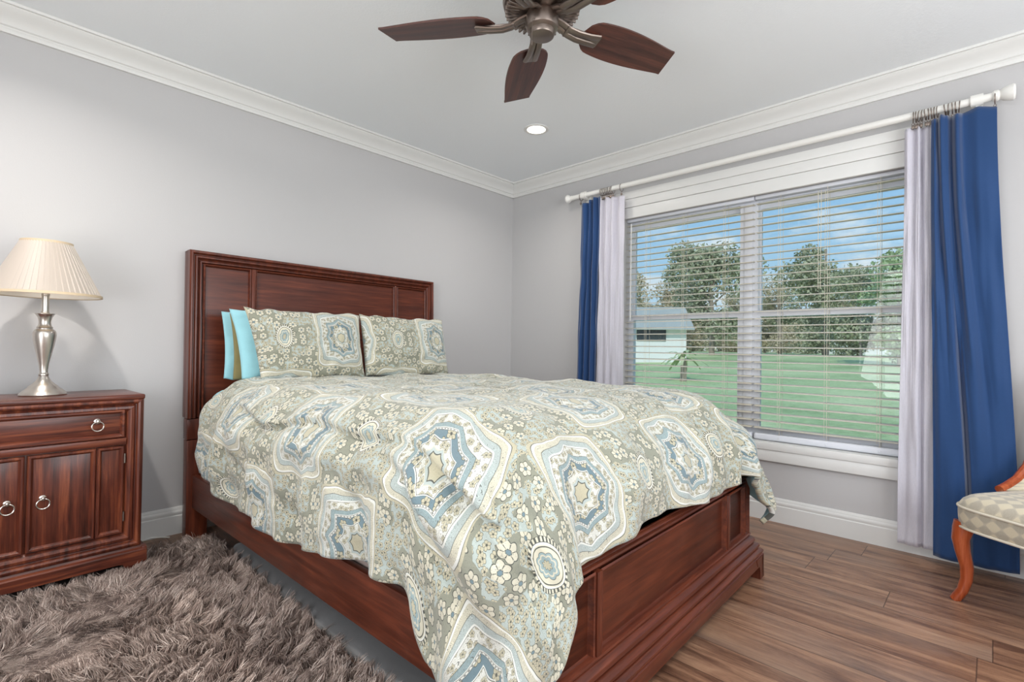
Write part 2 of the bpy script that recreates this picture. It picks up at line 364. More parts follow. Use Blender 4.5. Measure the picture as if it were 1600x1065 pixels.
M_slat, _ = mat('blind_slat', sr(214,208,192), .45); M_cord, _ = mat('blind_cord', sr(215,208,190), .7)
M_glass = bpy.data.materials.new('window_glass'); M_glass.use_nodes = True; N = NT(M_glass.node_tree)
gl = N.new('ShaderNodeBsdfGlossy'); gl.inputs['Roughness'].default_value = .01; tr = N.new('ShaderNodeBsdfTransparent'); tr.inputs[0].default_value = (.96,.985,.975,1)
lw = N.new('ShaderNodeFresnel'); lw.inputs[0].default_value = 1.45; ms = N.new('ShaderNodeMixShader'); N.put(ms.inputs[0], lw.outputs[0])
N.l.new(tr.outputs[0], ms.inputs[1]); N.l.new(gl.outputs[0], ms.inputs[2]); N.l.new(ms.outputs[0], N.n['Material Output'].inputs[0])
def emit(name, col, st):
    m = bpy.data.materials.new(name); m.use_nodes = True; N = NT(m.node_tree); e_ = N.new('ShaderNodeEmission'); e_.inputs[0].default_value = (*col, 1); e_.inputs[1].default_value = st
    N.l.new(e_.outputs[0], N.n['Material Output'].inputs[0]); return m
M_bulb = emit('lamp_glow', (1,.9,.74), 5.0)
# chair upholstery: diamonds of light and dark grey beige
M_uph, N = mat('diamond_upholstery', (.6,.55,.45), .8, spec=.2, sheen=.3)
uv = N.new('ShaderNodeTexCoord').outputs['UV']; s = N.new('ShaderNodeSeparateXYZ'); N.put(s.inputs[0], uv)
A = N.m('MULTIPLY', N.m('ADD', s.outputs[0], s.outputs[1]), 17); B_ = N.m('MULTIPLY', N.m('SUBTRACT', s.outputs[0], s.outputs[1]), 17)
ck = N.m('MULTIPLY', N.m('SINE', A), N.m('SINE', B_)); ck = N.m('ADD', N.m('SINE', N.m('MULTIPLY', s.outputs[0], 112)), N.m('SINE', N.m('MULTIPLY', s.outputs[1], 130)))
cc = N.ramp(N.m('ADD', N.m('MULTIPLY', ck, .5), .5), [(.25, sr(160,152,138)), (.5, sr(176,167,150)), (.62, sr(200,189,164))])
hh = N.noise(uv, 260, 2); cc = N.mix(N.m('MULTIPLY', hh, .35), cc, sr(212,204,184)); N.put(N.p.inputs['Base Color'], cc); N.put(N.p.inputs['Normal'], N.bump(hh, .2, .002))
M_pipe, _ = mat('piping', sr(206,198,182), .8)

# ================================================================== ROOM SHELL
X0, Y0, H = -4.75, -4.45, 2.44; T = .16
WY0, WY1, WZ0, WZ1 = -2.83, -1.135, .46, 1.962     # window opening in the right wall
struct(obj('floor', MB().box((X0-T,Y0-T,-.12), (T,T,0)), M_floor))
struct(obj('ceiling', MB().box((X0-T,Y0-T,H), (T,T,H+.14)), M_ceil))
struct(obj('wall_back', MB().box((X0-T,0,0), (T,T,H)), M_wall))
w = MB().box((0,Y0-T,0), (T,WY0,H)).box((0,WY1,0), (T,0,H)).box((0,WY0,0), (T,WY1,WZ0)).box((0,WY0,WZ1), (T,WY1,H))
struct(obj('wall_right', w, M_wall))
w = MB().box((X0-T,Y0-T,0), (-3.2,Y0,H)).box((-.8,Y0-T,0), (T,Y0,H)).box((-3.2,Y0-T,0), (-.8,Y0,.65)).box((-3.2,Y0-T,2.2), (-.8,Y0,H))
struct(obj('wall_front', w, M_wall))
w = MB().box((X0-T,Y0,0), (X0,-3.4,H)).box((X0-T,-1.8,0), (X0,0,H)).box((X0-T,-3.4,2.3), (X0,-1.8,H))
struct(obj('wall_left', w, M_wall))
# crown moulding and baseboards
def mould(name, prof, side):
    m_ = MB()
    if side == 'back': m_.sweepx(X0, 0, [(-a, b) for a, b in prof])
    else: m_.sweepy(Y0, 0, [(-a, b) for a, b in prof])
    return struct(obj(name, m_, M_trim))
crown = [(0,H-.104),(.013,H-.104),(.015,H-.092),(.019,H-.086),(.019,H-.080),(.026,H-.076),(.030,H-.066),(.036,H-.056),(.046,H-.046),(.058,H-.036),(.068,H-.029),(.075,H-.022),(.080,H-.016),(.080,H-.011),(.092,H-.011),(.094,H),(0,H)]
mould('trim_1', crown, 'back'); mould('trim_2', crown, 'right')
basep = [(0,0),(.015,0),(.015,.094),(.012,.098),(.012,.103),(.014,.108),(.013,.118),(.009,.124),(.009,.128),(.006,.134),(.004,.140),(0,.140)]
mould('baseboard_back', basep, 'back'); mould('baseboard_right', basep, 'right')

# ------------------------------------------------------------------ window
wf = struct(obj('window_1', MB().box((.088,WY0,WZ0), (.16,WY0+.05,WZ1)).box((.088,WY1-.02,WZ0), (.16,WY1,WZ1)).box((.0885,WY0+.05,WZ1-.03), (.16,WY1-.02,WZ1))
    .box((.0885,WY0+.05,WZ0), (.16,WY1-.02,WZ0+.035)).box((.087,-2.047,WZ0+.035), (.16,-1.938,WZ1-.03)).box((.080,-2.015,WZ0+.035), (.0865,-1.965,WZ1-.03), .002), M_vinyl))
for (ya, yb) in ((-2.78,-2.047), (-1.938,-1.155)):
    zm = 1.238
    def sash(z0, z1, x, t, s_, name):
        m_ = MB().box((x,ya,z0), (x+.028,ya+s_,z1)).box((x,yb-s_,z0), (x+.028,yb,z1)).box((x+.0005,ya+s_,z1-t), (x+.0275,yb-s_,z1)).box((x+.0005,ya+s_,z0), (x+.0275,yb-s_,z0+t))
        o = obj(name, m_, M_vinyl, wf); struct(o)
        g_ = obj('pane', MB().box((x+.013,ya+s_,z0+t), (x+.017,yb-s_,z1-t)), M_glass, o); struct(g_)
    sash(zm-.02, WZ1-.03, .128, .034, .006, 'upper_sash'); sash(WZ0+.035, zm+.018, .092, .038, .014, 'lower_sash')
# casing, head board layers, stool and apron
c = MB().box((-.020,-2.93,1.955), (0,-1.05,2.032), .002).box((-.024,-2.93,2.034), (0,-1.05,2.094), .002).box((-.030,-2.95,2.095), (0,-1.03,2.150), .003)
c.box((-.020,-2.93,.462), (0,WY0,1.954), .002).box((-.020,WY1,.462), (0,-1.05,1.954), .002)
struct(obj('trim_3', c, M_trim))
c = MB().box((-.022,-2.93,.352), (0,-1.05,.417), .002).box((-.028,-2.95,.418), (.0,-1.03,.460), .003).box((-.001,WY0,.440), (.088,WY1,.4605))
struct(obj('trim_4', c, M_trim))

# blinds
def blind(ya, yb, label):
    t = thing('window_blind', label, 'blind', (.055, (ya+yb)/2, 1.962)); L = (yb-ya)/2; z0 = -1.962
    obj('headrail', MB().box((-.016,-L,-.022), (.026,L,-.001), .003), M_vinyl, t)
    m_ = MB(); n = 32; top = 1.912; bot = .535; R_ = .0
    for i in range(n):
        zc = top-(top-bot)*i/(n-1)+z0; V = []; tilt = R(4)
        for sx, sag in ((-.025,0),(-.0125,.0024),(0,.0032),(.0125,.0024),(.025,0)):
            for th in (0, .0028):
                for y_ in (-L+.004, L-.004):
                    V.append((sx*math.cos(tilt), y_, zc+sag+th-.0014+sx*math.sin(tilt)))
        F = []
        for k in range(4):
            a = k*4; b = a+4
            F += [(a+2,a+3,b+3,b+2), (a,b,b+1,a+1), (a,a+2,b+2,b), (a+1,b+1,b+3,a+3)]
        F += [(0,1,3,2), (16,18,19,17)]
        m_.add(V, F)
    obj('slats', m_, M_slat, t)
    obj('bottom_rail', MB().box((-.024,-L+.003,.463+z0), (.020,L-.003,.502+z0), .012, 3), M_vinyl, t)
    for yc in (-L*.62, -L*.0, L*.62):
        m_ = MB()
        for xx in (-.0265, .0265): m_.tube([(xx,yc,-.02),(xx,yc,.50+z0)], .0011, 6)
        m_.tube([(-.0265,yc+.012,-.04),(-.0265,yc+.012,.52+z0)], .0009, 6)
        obj('ladder_cord', m_, M_cord, t)
        obj('cord_button', MB().lathe([(0,-.0045),(.006,-.003),(.007,0),(.006,.003),(0,.0045)], 14, (-.0255,yc,.480+z0), axis='x'), M_vinyl, t)
    return t
b1 = blind(-2.036, -1.140, 'white slatted blind in the left half of the window, partly behind the bed')
obj('tilt_wand', MB().tube([(-.035,.40,-.04),(-.037,.40,-.75)], .004, 8), M_white_pl, b1)
b2 = blind(-2.826, -2.042, 'white slatted blind in the right half of the window, beside the right sheer')
obj('lift_cord', MB().tube([(-.035,.03,-.04),(-.037,.032,-.6)], .0015, 6).tube([(-.035,.045,-.04),(-.037,.043,-.6)], .0015, 6), M_cord, b2)

# curtain rod
rod = thing('curtain_rod', 'long white curtain rod mounted above the window', 'curtain rod', (-.09, -1.9, 2.178))
obj('pole', MB().lathe([(.0175,-1.245),(.0175,1.17)], 24, axis='y'), M_white_pl, rod)
obj('finial', MB().lathe([(.016,1.165),(.020,1.175),(.017,1.185),(.026,1.2),(.032,1.212),(.030,1.222),(.018,1.232),(0,1.235)], 24, axis='y'), M_white_pl, rod)
obj('finial', MB().lathe([(.019,-1.205),(.024,-1.212),(.024,-1.225),(.019,-1.232),(.027,-1.24),(.034,-1.262),(.036,-1.275),(.030,-1.282),(0,-1.284)], 24, axis='y'), M_white_pl, rod)
for yc in (1.06, -1.155):
    b_ = MB().box((.055,yc-.02,-.05), (.088,yc+.02,.035), .004).tube([(.06,yc,-.02),(.03,yc,-.024),(0,yc,-.02)], .009, 10).lathe([(.026,yc-.022),(.026,yc+.022)], 20, axis='y')
    obj('bracket', b_, M_white_pl, rod)
# rings
def ring(y, label, group, tilt=0, rz=0):
    t = thing('curtain_ring', label, 'curtain ring', (-.09, y, 2.175), 0, group); t.rotation_euler = (tilt, 0, rz)
    obj('hoop', MB().torus((0,0,-.007), 0.0262, .0022, 26, 6, 'xz'), M_pewter, t)
    obj('clip', MB().torus((0,0,-.040), .005, .0013, 12, 5, 'yz').box((-.004,-.006,-.062), (.004,.006,-.046), .002).tube([(-.004,-.003,-.061),(0,0,-.068)], .002, 6), M_pewter, t)
    return t
for i in range(8): ring(-1.0-.0135*i, 'bronze ring in the cluster on the rod above the left blue curtain', 'rings bunched above the left curtains', random.uniform(-.12,.12), random.uniform(-.1,.1))
ring(-.815, 'single bronze ring at the far left end of the curtain rod', None, .1)
ring(-1.168, 'single bronze ring holding the left sheer, right of the ring cluster', None, 0)
for i in range(9): ring(-2.823-.0115*i, 'bronze ring in the tight cluster on the rod above the right sheer', 'rings bunched above the right sheer', random.uniform(-.1,.1), random.uniform(-.1,.1))
for i in range(5): ring(-2.942-.013*i, 'bronze ring on the rod just above the gathered edge of the right blue curtain', 'rings above the right blue curtain', random.uniform(-.12,.12), random.uniform(-.12,.12))
ring(-3.115, 'single bronze ring at the far right end of the curtain rod', None, 0)

# curtains: columns (y_top, y_bottom, depth_top, depth_bottom)
def curtain(name, label, cols, ztop, zbot, material, xc=-.09, hem=.1, fine=.0018, bow=0, topcurve=None):
    cols = np.array(cols, float); k = np.linspace(0, 1, len(cols)); nu, nv = 150, 90
    u = np.linspace(0, 1, nu); v = np.linspace(0, 1, nv)
    def interp(c):
        # smooth (cosine) interpolation for rounded folds
        x = u*(len(cols)-1); i = np.minimum(x.astype(int), len(cols)-2); f = x-i; f = (1-np.cos(np.pi*f))/2 if True else f
        return c[i]*(1-f)+c[i+1]*f
    yt = np.interp(u, k, cols[:,0]); yb = np.interp(u, k, cols[:,1]); dt = interp(cols[:,2]); db = interp(cols[:,3])
    Uu, Vv = np.meshgrid(u, v, indexing='ij'); s_ = smoothstep(0, 1, Vv)
    Y = yt[:,None]*(1-s_)+yb[:,None]*s_; D = dt[:,None]*(1-s_)+db[:,None]*s_
    zt = ztop if topcurve is None else np.interp(u, np.linspace(0,1,len(topcurve)), topcurve)[:,None]
    Z = zt*(1-Vv)+zbot*Vv + np.zeros_like(Uu)
    nz = vnoise(Uu*3, Vv*4, np.zeros_like(Uu), 2.0, len(label)); D = D+nz*.010+ vnoise(Uu*9, Vv*3, np.zeros_like(Uu), 2, 5)*.006*np.sin(np.pi*np.clip(Vv*1.4,0,1))
    Y = Y + bow*np.sin(np.pi*Vv)*(1-Uu)
    Z = Z + (Vv > .999)*0 
    P = np.stack([xc-D, Y, Z], -1)
    o = obj(name, grid_mesh(name, P, np.stack([Uu, Vv], -1)), material)
    sm = o.modifiers.new('thick', 'SOLIDIFY'); sm.thickness = .0025
    tag(o, label, 'curtain'); return o
curtain('blue_curtain', 'blue curtain panel at the left end of the rod, its foot behind the bed',
    [(-.822,-.790,.0,.0),(-.855,-.815,.014,.02),(-.888,-.84,-.012,-.012),(-.905,-.865,.018,.022),(-.922,-.895,-.018,-.014),(-.945,-.925,.02,.024),(-.968,-.945,-.01,-.008),(-.995,-.968,.012,.012)],
    2.125, .30, M_blue, -.092, topcurve=[2.116,2.112,2.112,2.125,2.132,2.138,2.138,2.136])
curtain('sheer_curtain', 'white sheer curtain beside the left blue panel, overlapping the left blind',
    [(-.995,-.965,.012,.0),(-1.02,-.995,-.012,.014),(-1.05,-1.02,.016,-.01),(-1.075,-1.045,-.006,.012),(-1.10,-1.075,.014,-.01),(-1.13,-1.11,-.014,.014),(-1.16,-1.15,.006,-.006),(-1.195,-1.20,0,0)],
    2.115, .10, M_sheer, -.088, topcurve=[2.128,2.126,2.12,2.115,2.113,2.112,2.11,2.108])
curtain('sheer_curtain', 'white sheer curtain on the right, between the right blind and the wide blue panel',
    [(-2.79,-2.765,.0,.004),(-2.805,-2.79,.012,-.006),(-2.825,-2.815,-.008,.01),(-2.845,-2.838,.014,.012),(-2.855,-2.858,-.016,-.016),(-2.872,-2.872,.004,.006),(-2.895,-2.905,-.004,.0)],
    2.115, .058, M_sheer, -.078, topcurve=[2.118,2.12,2.122,2.118,2.112,2.112,2.118])
curtain('blue_curtain', 'wide blue curtain panel at the right end of the rod, behind the chair',
    [(-2.893,-2.905,.0,.004),(-2.905,-2.94,.012,.022),(-2.918,-2.985,-.010,.028),(-2.93,-3.02,.018,.02),(-2.948,-3.032,.010,-.016),(-2.965,-3.05,-.016,.018),(-2.985,-3.085,.022,.026),(-3.008,-3.13,-.012,.014),(-3.06,-3.16,.006,.01),(-3.122,-3.196,0,-.004)],
    2.125, .045, M_blue, -.108, topcurve=[2.128,2.13,2.128,2.138,2.13,2.126,2.124,2.128,2.14,2.118])

# ================================================================== BED
BO, BA = (-2.5173, -.1239, 0), .0271
bed = thing('bed', 'dark cherry wood panel bed with tall framed headboard and low footboard', 'bed', BO, BA)
BW = 1.605
def lean(m_, z0=0, k=.034/1.487):
    m_.v = [(x, y+z*k, z) for x, y, z in m_.v]; return m_
HP = [(0,0),(0,.050),(.006,.057),(.013,.057),(.018,.050),(.021,.041),(.024,.041),(.029,.048),(.036,.048),(.041,.040),(.045,.031),(.049,.029),(.053,.036),(.058,.036),(.062,.026),(.064,.014),(.07,.012)]
hb = MB().box((.002,.022,.612), (BW-.002,.06,1.480), .003)
hb.frame(0, BW, .612, 1.487, .040, HP, sides='LTR')
hb.box((0,.03,.612),(.012,.075,1.487),.003).box((BW-.012,.03,.612),(BW,.075,1.487),.003).box((0,.03,1.475),(BW,.075,1.487),.003)
for xa in (.0, BW-.10): hb.box((xa,-.005,.503), (xa+.10,.055,.608), .003)
lean(hb)
head = obj('headboard', hb, M_wz, bed)
PN = [(0,.020),(.004,.024),(.008,.022),(.012,.010),(.015,.004),(.018,0)]
for (xa, xb) in ((.068,.308), (.330,1.262), (1.284,1.537)):
    m_ = MB().frame(xa, xb, .612, 1.422, .022, PN, sides='LTR'); m_.box((xa,.016,.6), (xb,.022,1.421)); obj('headboard_panel', lean(m_), M_wx, head)
for xa in (.308, 1.262):
    obj('headboard_stile', lean(MB().box((xa,-.004,.6), (xa+.022,.02,1.422), .003)), M_wz, head)
for xa in (.0, BW-.10):
    obj('headboard_post', lean(MB().box((xa,-.008,0), (xa+.098,.05,.500), .003)), M_wz, bed)
obj('headboard_crosspiece', lean(MB().box((.098,.0,.2), (BW-.098,.03,.60), .003)), M_wx, bed)
for xa in (.019, BW-.045):
    obj('side_rail', MB().box((xa,-2.19,.160), (xa+.026,-.028,.327), .004), M_wy, bed)
# footboard
YF = -2.240
fb = MB().box((.004,YF+.022,.10), (BW-.004,YF+.07,.430), .002)
FP = [(0,-.03),(0,.0),(.004,.012),(.010,.017),(.016,.012),(.020,.002),(.024,.0),(.028,.006),(.034,.008),(.040,.0),(.043,-.006)]
fb.frame(0, BW, .12, .452, YF+.016, FP, sides='LTR')
fb.box((0,YF+.01,.438), (BW,YF+.085,.452), .003)
fb.box((0,YF+.02,.10), (.01,YF+.08,.45), .002).box((BW-.01,YF+.02,.10), (BW,YF+.08,.45), .002)
foot = obj('footboard', fb, M_wx, bed)
FPN = [(0,.018),(.004,.022),(.009,.020),(.013,.008),(.018,0)]
for (xa, xb) in ((.043,.345), (.372,1.328), (1.352,1.562)):
    obj('footboard_panel', MB().frame(xa, xb, .178, .409, YF+.026, FPN, sides='LTRB').box((xa,YF+.022,.17), (xb,YF+.026,.409)), M_wx, foot)
for xa in (.345, 1.328): obj('footboard_stile', MB().box((xa,YF+.0,.178), (xa+.026,YF+.03,.409), .003), M_wz, foot)
# stepped base moulding, mitred round front and sides
steps = [(0,.190),(.012,.186),(.014,.180),(.009,.174),(.018,.171),(.028,.163),(.031,.153),(.023,.146),(.036,.144),(.046,.137),(.047,.129),(.040,.124),(.052,.122),(.061,.115),(.061,.108),(.054,.104),(.062,.100),(.062,.056)]
bs = MB(); n = len(steps)
def rectloop(off, z): return [(-off, YF+.10, z), (-off, YF-off+.012, z), (BW+off, YF-off+.012, z), (BW+off, YF+.10, z)]
V = []; F = []
for o_, z_ in steps: V += rectloop(o_*.55 if o_ > 0 else 0, z_) if False else [( -o_*.5, YF+.10, z_), (-o_*.5, YF+.012-o_, z_), (BW+o_*.5, YF+.012-o_, z_), (BW+o_*.5, YF+.10, z_)]
for i in range(n-1):
    for k in range(3): F.append((i*4+k, i*4+k+1, (i+1)*4+k+1, (i+1)*4+k))
F.append(((n-1)*4,(n-1)*4+1,(n-1)*4+2,(n-1)*4+3)); F.append((0,1,2,3)); F.append(tuple(i*4 for i in range(n))); F.append(tuple(i*4+3 for i in range(n)))
bs.add(V, F); obj('base_moulding', bs, M_wx, foot)
for sx in (0, 1):
    m_ = MB(); pr = [(-.026,.098),(-.026,.055),(-.030,.02),(-.032,0),(.022,0),(.020,.03),(.030,.055),(.055,.065),(.07,.09),(.07,.098)]
    if sx: pr = [(BW-a, b) for a, b in pr]
    V = [(a, YF-.052, b) for a, b in pr]+[(a, YF-.005, b) for a, b in pr]; k = len(pr)
    m_.add(V, [tuple(range(k)), tuple(range(k, 2*k))]+[(j,(j+1)%k,k+(j+1)%k,k+j) for j in range(k)])
    xa = -.026 if not sx else BW-.0; m_.box((xa, YF-.052, 0), (xa+.026, YF+.06, .098), .002)
    obj('bracket_foot', m_, M_wz, bed)
for xa in (.5, 1.1): obj('slat_leg', MB().box((xa,-1.2,0), (xa+.04,-1.16,.2)), M_wz, bed)

def local(label_thing): label_thing.location = BO; label_thing.rotation_euler = (0,0,BA); return label_thing
bx = tag(local(obj('box_spring', MB().box((.052,-2.10,.215), (1.552,-.045,.455), .03, 3), M_boxs, smooth=True)), 'greyish pink box spring showing between quilt hem and side rail', 'box spring')
mt = tag(local(obj('mattress', MB().box((.060,-2.02,.457), (1.545,-.045,.768), .09, 5), M_aqua, smooth=True)), 'mattress in a pale blue sheet, its corner showing by the headboard', 'mattress')

# quilt -----------------------------------------------------------
LP = np.array([(0,.828),(.10,.812),(.175,.765),(.215,.71),(.245,.65),(.262,.57),(.262,.48),(.250,.40),(.252,.30),(.255,.20),(.25,.05)])
RP = np.array([(0,.828),(.10,.812),(.17,.765),(.215,.70),(.24,.62),(.25,.54),(.25,.46),(.25,.36),(.25,.2),(.25,0)])
FPR = np.array([(0,.828),(.10,.824),(.20,.800),(.285,.748),(.345,.675),(.382,.595),(.398,.52),(.405,.455),(.412,.38),(.415,.28),(.415,.1)])
def arc(Pf):
    d = np.r_[0, np.cumsum(np.hypot(*np.diff(Pf, axis=0).T))]; return lambda q: (np.interp(q, d, Pf[:,0]), np.interp(q, d, Pf[:,1]))
aL, aR, aF = arc(LP), arc(RP), arc(FPR)
xi0, xi1, yi, yh = .22, 1.385, -1.865, -.27
dL, dR, dF = .575, .50, .612
nu, nv = 260, 250
cu = np.linspace(xi0-dL, xi1+dR, nu); cvv = np.linspace(yh, yi-dF, nv)
CU, CV = np.meshgrid(cu, cvv, indexing='ij')
hemn = vnoise(CU, CV, np.zeros_like(CU), 2.2, 11)
ex_l = np.maximum(xi0-CU, 0); ex_r = np.maximum(CU-xi1, 0); ex_f = np.maximum(yi-CV, 0)
ex = ex_l+ex_r
ex = ex*(1-.07*hemn*smoothstep(.3,.55,ex)); exf = ex_f*(1+.07*hemn*smoothstep(.3,.55,ex_f))
# at the head end the side hem is slightly higher
ex = ex*(1+.15*np.exp(-((CV+1.0)/.65)**2)+.22*smoothstep(-1.88,-2.06,CV)*(ex_l > 0))
d = np.hypot(ex, exf); d = np.where(d > .80, .80+(d-.80)*.5, d); c_ = np.where(d > 1e-6, ex/np.maximum(d,1e-6), 0); s_ = np.where(d > 1e-6, exf/np.maximum(d,1e-6), 0)
hl, zl = aL(d); hr, zr = aR(d); hf, zf = aF(d); hf = hf+.055*smoothstep(.35,.62,d)*np.minimum(1,3*(ex/np.maximum(d,1e-6)))
left = (ex_l > 0) | (CU < (xi0+xi1)/2)
hx = np.where(left, hl, hr); zx = np.where(left, zl, zr)
nsup = 2+6*smoothstep(.15,.5,d); sup = (np.abs(c_)**nsup+np.abs(s_)**nsup+1e-12)**(-1/nsup); sup = np.where(d > 1e-6, sup, 1)
w2 = s_**2/(s_**2+c_**2+1e-9)
px = np.clip(CU, xi0, xi1)+np.where(left, -1, 1)*c_*sup*hx
py = np.maximum(CV, yi)-s_*sup*hf
pz = np.where(d > 1e-6, zx*(1-w2)+zf*w2, .828)
# outward direction & surface normal weights
side = smoothstep(.12,.32,d); nx_ = np.where(left,-1,1)*c_*side; ny_ = -s_*side; nz_ = 1-side*.9
D = np.zeros_like(CU)
# crease running along the left side, with cloth bulging under it
cr = .235+.02*np.sin(CV*5)+.015*np.sin(CV*11); along = smoothstep(-.55,-.75,CV)
D += np.where(left & (s_ < .75), (np.where(ex < cr, .034*np.exp(-np.maximum(cr-ex,0)/.07), .034*np.exp(-((ex-cr)/.007)**2))-.012*np.exp(-((ex-cr-.02)/.015)**2)+.016*np.exp(-((ex-cr-.09)/.05)**2))*along, 0)
# scalloped side folds
sidew = (c_ > .6)*smoothstep(.30,.55,d)
D += sidew*(.016*np.sin(CV*17+1.5*np.sin(CV*3))+.010*np.sin(CV*31))
# foot folds slanting to the right
t_ = CU*1.0+.35*ex_f; fw_ = smoothstep(.10,.40,exf)*(s_ > .3)
D += fw_*(.014*np.sin(t_*19+2*np.sin(CU*4))+.010*np.sin(t_*37+1.2))*(.5+.8*smoothstep(.7,1.3,CU))
# corner tail pleats
ang = np.arctan2(exf, ex); cw = np.exp(-((ang-.8)/.5)**2)*smoothstep(.25,.5,d)*left*(exf > 0)
D += cw*(.022*np.sin(ang*13+d*9)+.012*np.sin(ang*25-d*14))
# diagonal tuck above the tail
def ridge(ax_, ay_, bx_, by_, wdt, amp):
    vx, vy = bx_-ax_, by_-ay_; L2 = vx*vx+vy*vy; t = np.clip(((CU-ax_)*vx+(CV-ay_)*vy)/L2, 0, 1)
    dist = np.hypot(CU-ax_-t*vx, CV-ay_-t*vy); return amp*np.exp(-(dist/wdt)**2)*np.sin(np.pi*np.clip(t*.9+.05,0,1))
for q in [(-.02,-1.70,-.20,-2.20,.022,-.030),(.03,-1.66,-.16,-2.25,.03,.022),(.02,-1.95,-.10,-2.35,.02,-.026),(.10,-1.95,.0,-2.36,.03,.02),(-.10,-1.5,-.28,-1.75,.025,-.018),
          (.55,-1.7,.35,-2.2,.03,-.012),(.9,-1.7,.7,-2.3,.03,-.014),(1.2,-1.75,1.0,-2.35,.025,-.016),(1.35,-1.85,1.25,-2.38,.02,-.016),(-.15,-.6,-.25,-.95,.03,-.012),(-.2,-1.05,-.3,-1.35,.03,-.014),(.3,-.9,.6,-1.3,.05,-.008),(.8,-.6,1.3,-.9,.05,-.007)]:
    D += ridge(*q)
D += vnoise(CU, CV, np.zeros_like(CU), 4.5, 3)*.022+vnoise(CU, CV, np.zeros_like(CU), 11, 8)*.013+vnoise(CU, CV, np.zeros_like(CU), 24, 2)*.003
px += nx_*D; py += ny_*D; pz += nz_*D*.8
# rolled head edge
pz -= .03*smoothstep(-.30,-.27,CV)*(d < .2)
P = np.stack([px, py, pz], -1); UV = np.stack([CU, CV], -1)
q = obj('quilt', grid_mesh('quilt', P, UV), None, mats=[M_pais, M_teal_back])
sd = q.modifiers.new('thick', 'SOLIDIFY'); sd.thickness = .022; sd.offset = -1; sd.material_offset = 1; sd.material_offset_rim = 0
# make sure normals point outwards
if q.data.polygons[len(q.data.polygons)//2].normal.z < 0: q.data.flip_normals()
tag(local(q), 'patterned blue cream and olive quilt spread over the bed, corner hanging low', 'quilt')

# pillows ---------------------------------------------------------
def pillow(name, label, cx, cyy, cz, w_, h_, t_, lean_, material, seed, flange=.0, rz=0, uvo=(0,0), cat='pillow', ry=0, shear=0):
    nu, nv = 60, 44; u = np.linspace(-1,1,nu); v = np.linspace(-1,1,nv); Uu, Vv = np.meshgrid(u, v, indexing='ij')
    pr = (np.clip(1-np.abs(Uu)**2.6,0,1)**.55)*(np.clip(1-np.abs(Vv)**2.4,0,1)**.55)
    pin = 1-.05*(np.abs(Uu)**3)*(1-np.abs(Vv)**2)*1-.0
    X = Uu*w_/2*(1-.035*(1-np.abs(Vv)**2)*np.abs(Uu)**3); Z = Vv*h_/2*(1-.05*(1-np.abs(Uu)**2)*np.abs(Vv)**3)
    nz = vnoise(Uu*2, Vv*1.4, np.zeros_like(Uu), 1.6, seed)*.022+vnoise(Uu*4, Vv*3, np.zeros_like(Uu), 2, seed+3)*.008
    Z = Z+vnoise(Uu*3, Vv, np.zeros_like(Uu), 1.5, seed+9)*.016
    X = X-Vv*shear*(1-Uu)/2
    front = np.stack([X, -pr*t_/2-nz*pr-.002, Z], -1); back = np.stack([X, pr*t_/2+.002, Z], -1)
    P = np.concatenate([front, back[::-1]], 0)
    uv = np.concatenate([np.stack([X+uvo[0], Z+uvo[1]], -1)]*2, 0)
    me = grid_mesh(name, P, uv); bm = bmesh.new(); bm.from_mesh(me); bmesh.ops.remove_doubles(bm, verts=bm.verts[:], dist=.0045)
    bmesh.ops.holes_fill(bm, edges=[e for e in bm.edges if e.is_boundary]); bmesh.ops.recalc_face_normals(bm, faces=bm.faces[:]); bm.to_mesh(me); bm.free()
    me.polygons.foreach_set('use_smooth', [True]*len(me.polygons))
    o = obj(name, me, material)
    MW = Matrix.Translation(BO) @ Matrix.Rotation(BA, 4, 'Z') @ Matrix.Translation((cx, cyy, cz)) @ Matrix.Rotation(rz, 4, 'Z') @ Matrix.Rotation(lean_, 4, 'X') @ Matrix.Rotation(ry, 4, 'Y')
    o.matrix_world = MW; tag(o, label, cat); return o
pillow('pillow', 'patterned pillow in front on the left of the bed, overlapping the aqua one', .465, -.375, 1.002, .60, .37, .13, R(-12), M_pais, 2, uvo=(.16,.30), shear=.03)
pillow('pillow', 'patterned pillow in front on the right of the bed, leaning on the headboard', 1.085, -.365, 1.000, .625, .37, .13, R(-12), M_pais, 14, uvo=(.10,.30))
pillow('pillow', 'aqua blue pillow standing behind the left patterned pillow', .475, -.255, 1.00, .69, .37, .10, R(-12), M_aqua, 5, shear=.02)
pillow('pillow', 'olive pillow edge squeezed between two pale blue pillows at the left', .475, -.17, .985, .67, .35, .06, R(-11), M_olive, 8)
pillow('pillow', 'pale blue pillow rearmost of the stack, against the left headboard panel', .46, -.105, .99, .68, .36, .055, R(-9), M_aqua, 21)

# ================================================================== NIGHTSTAND
NO, NA = (-2.730, -.416, 0), .054
ns = thing('nightstand', 'dark cherry nightstand with drawer and two panelled doors under the lamp', 'nightstand', NO, NA)
xl, xr = -.765, -.021; D0, D1 = .018, .345
cab = MB().box((xl+.004,D0+.022,.10), (xr-.004,D1,.760), .002)
FR = [(0,0),(0,.020),(.006,.026),(.014,.028),(.021,.024),(.025,.014),(.028,.012),(.034,.019),(.044,.021),(.053,.015),(.059,.006),(.062,.004),(.062,-.01)]
cab.frame(xl, xr, .112, .757, D0+.022, FR, sides='LTRB')
cab.box((xl,D0+.014,.112), (xl+.012,D1,.757), .002).box((xr-.012,D0+.014,.112), (xr,D1,.757), .002)
obj('carcass', cab, M_nz, ns)
obj('top', MB().box((xl-.003,D0-.006,.752), (xr+.003,D1+.004,.774), .006, 3), M_nx, ns)
obj('drawer_rail', MB().box((xl+.06,D0+.002,.560), (xr-.06,D0+.03,.588), .002), M_nx, ns)
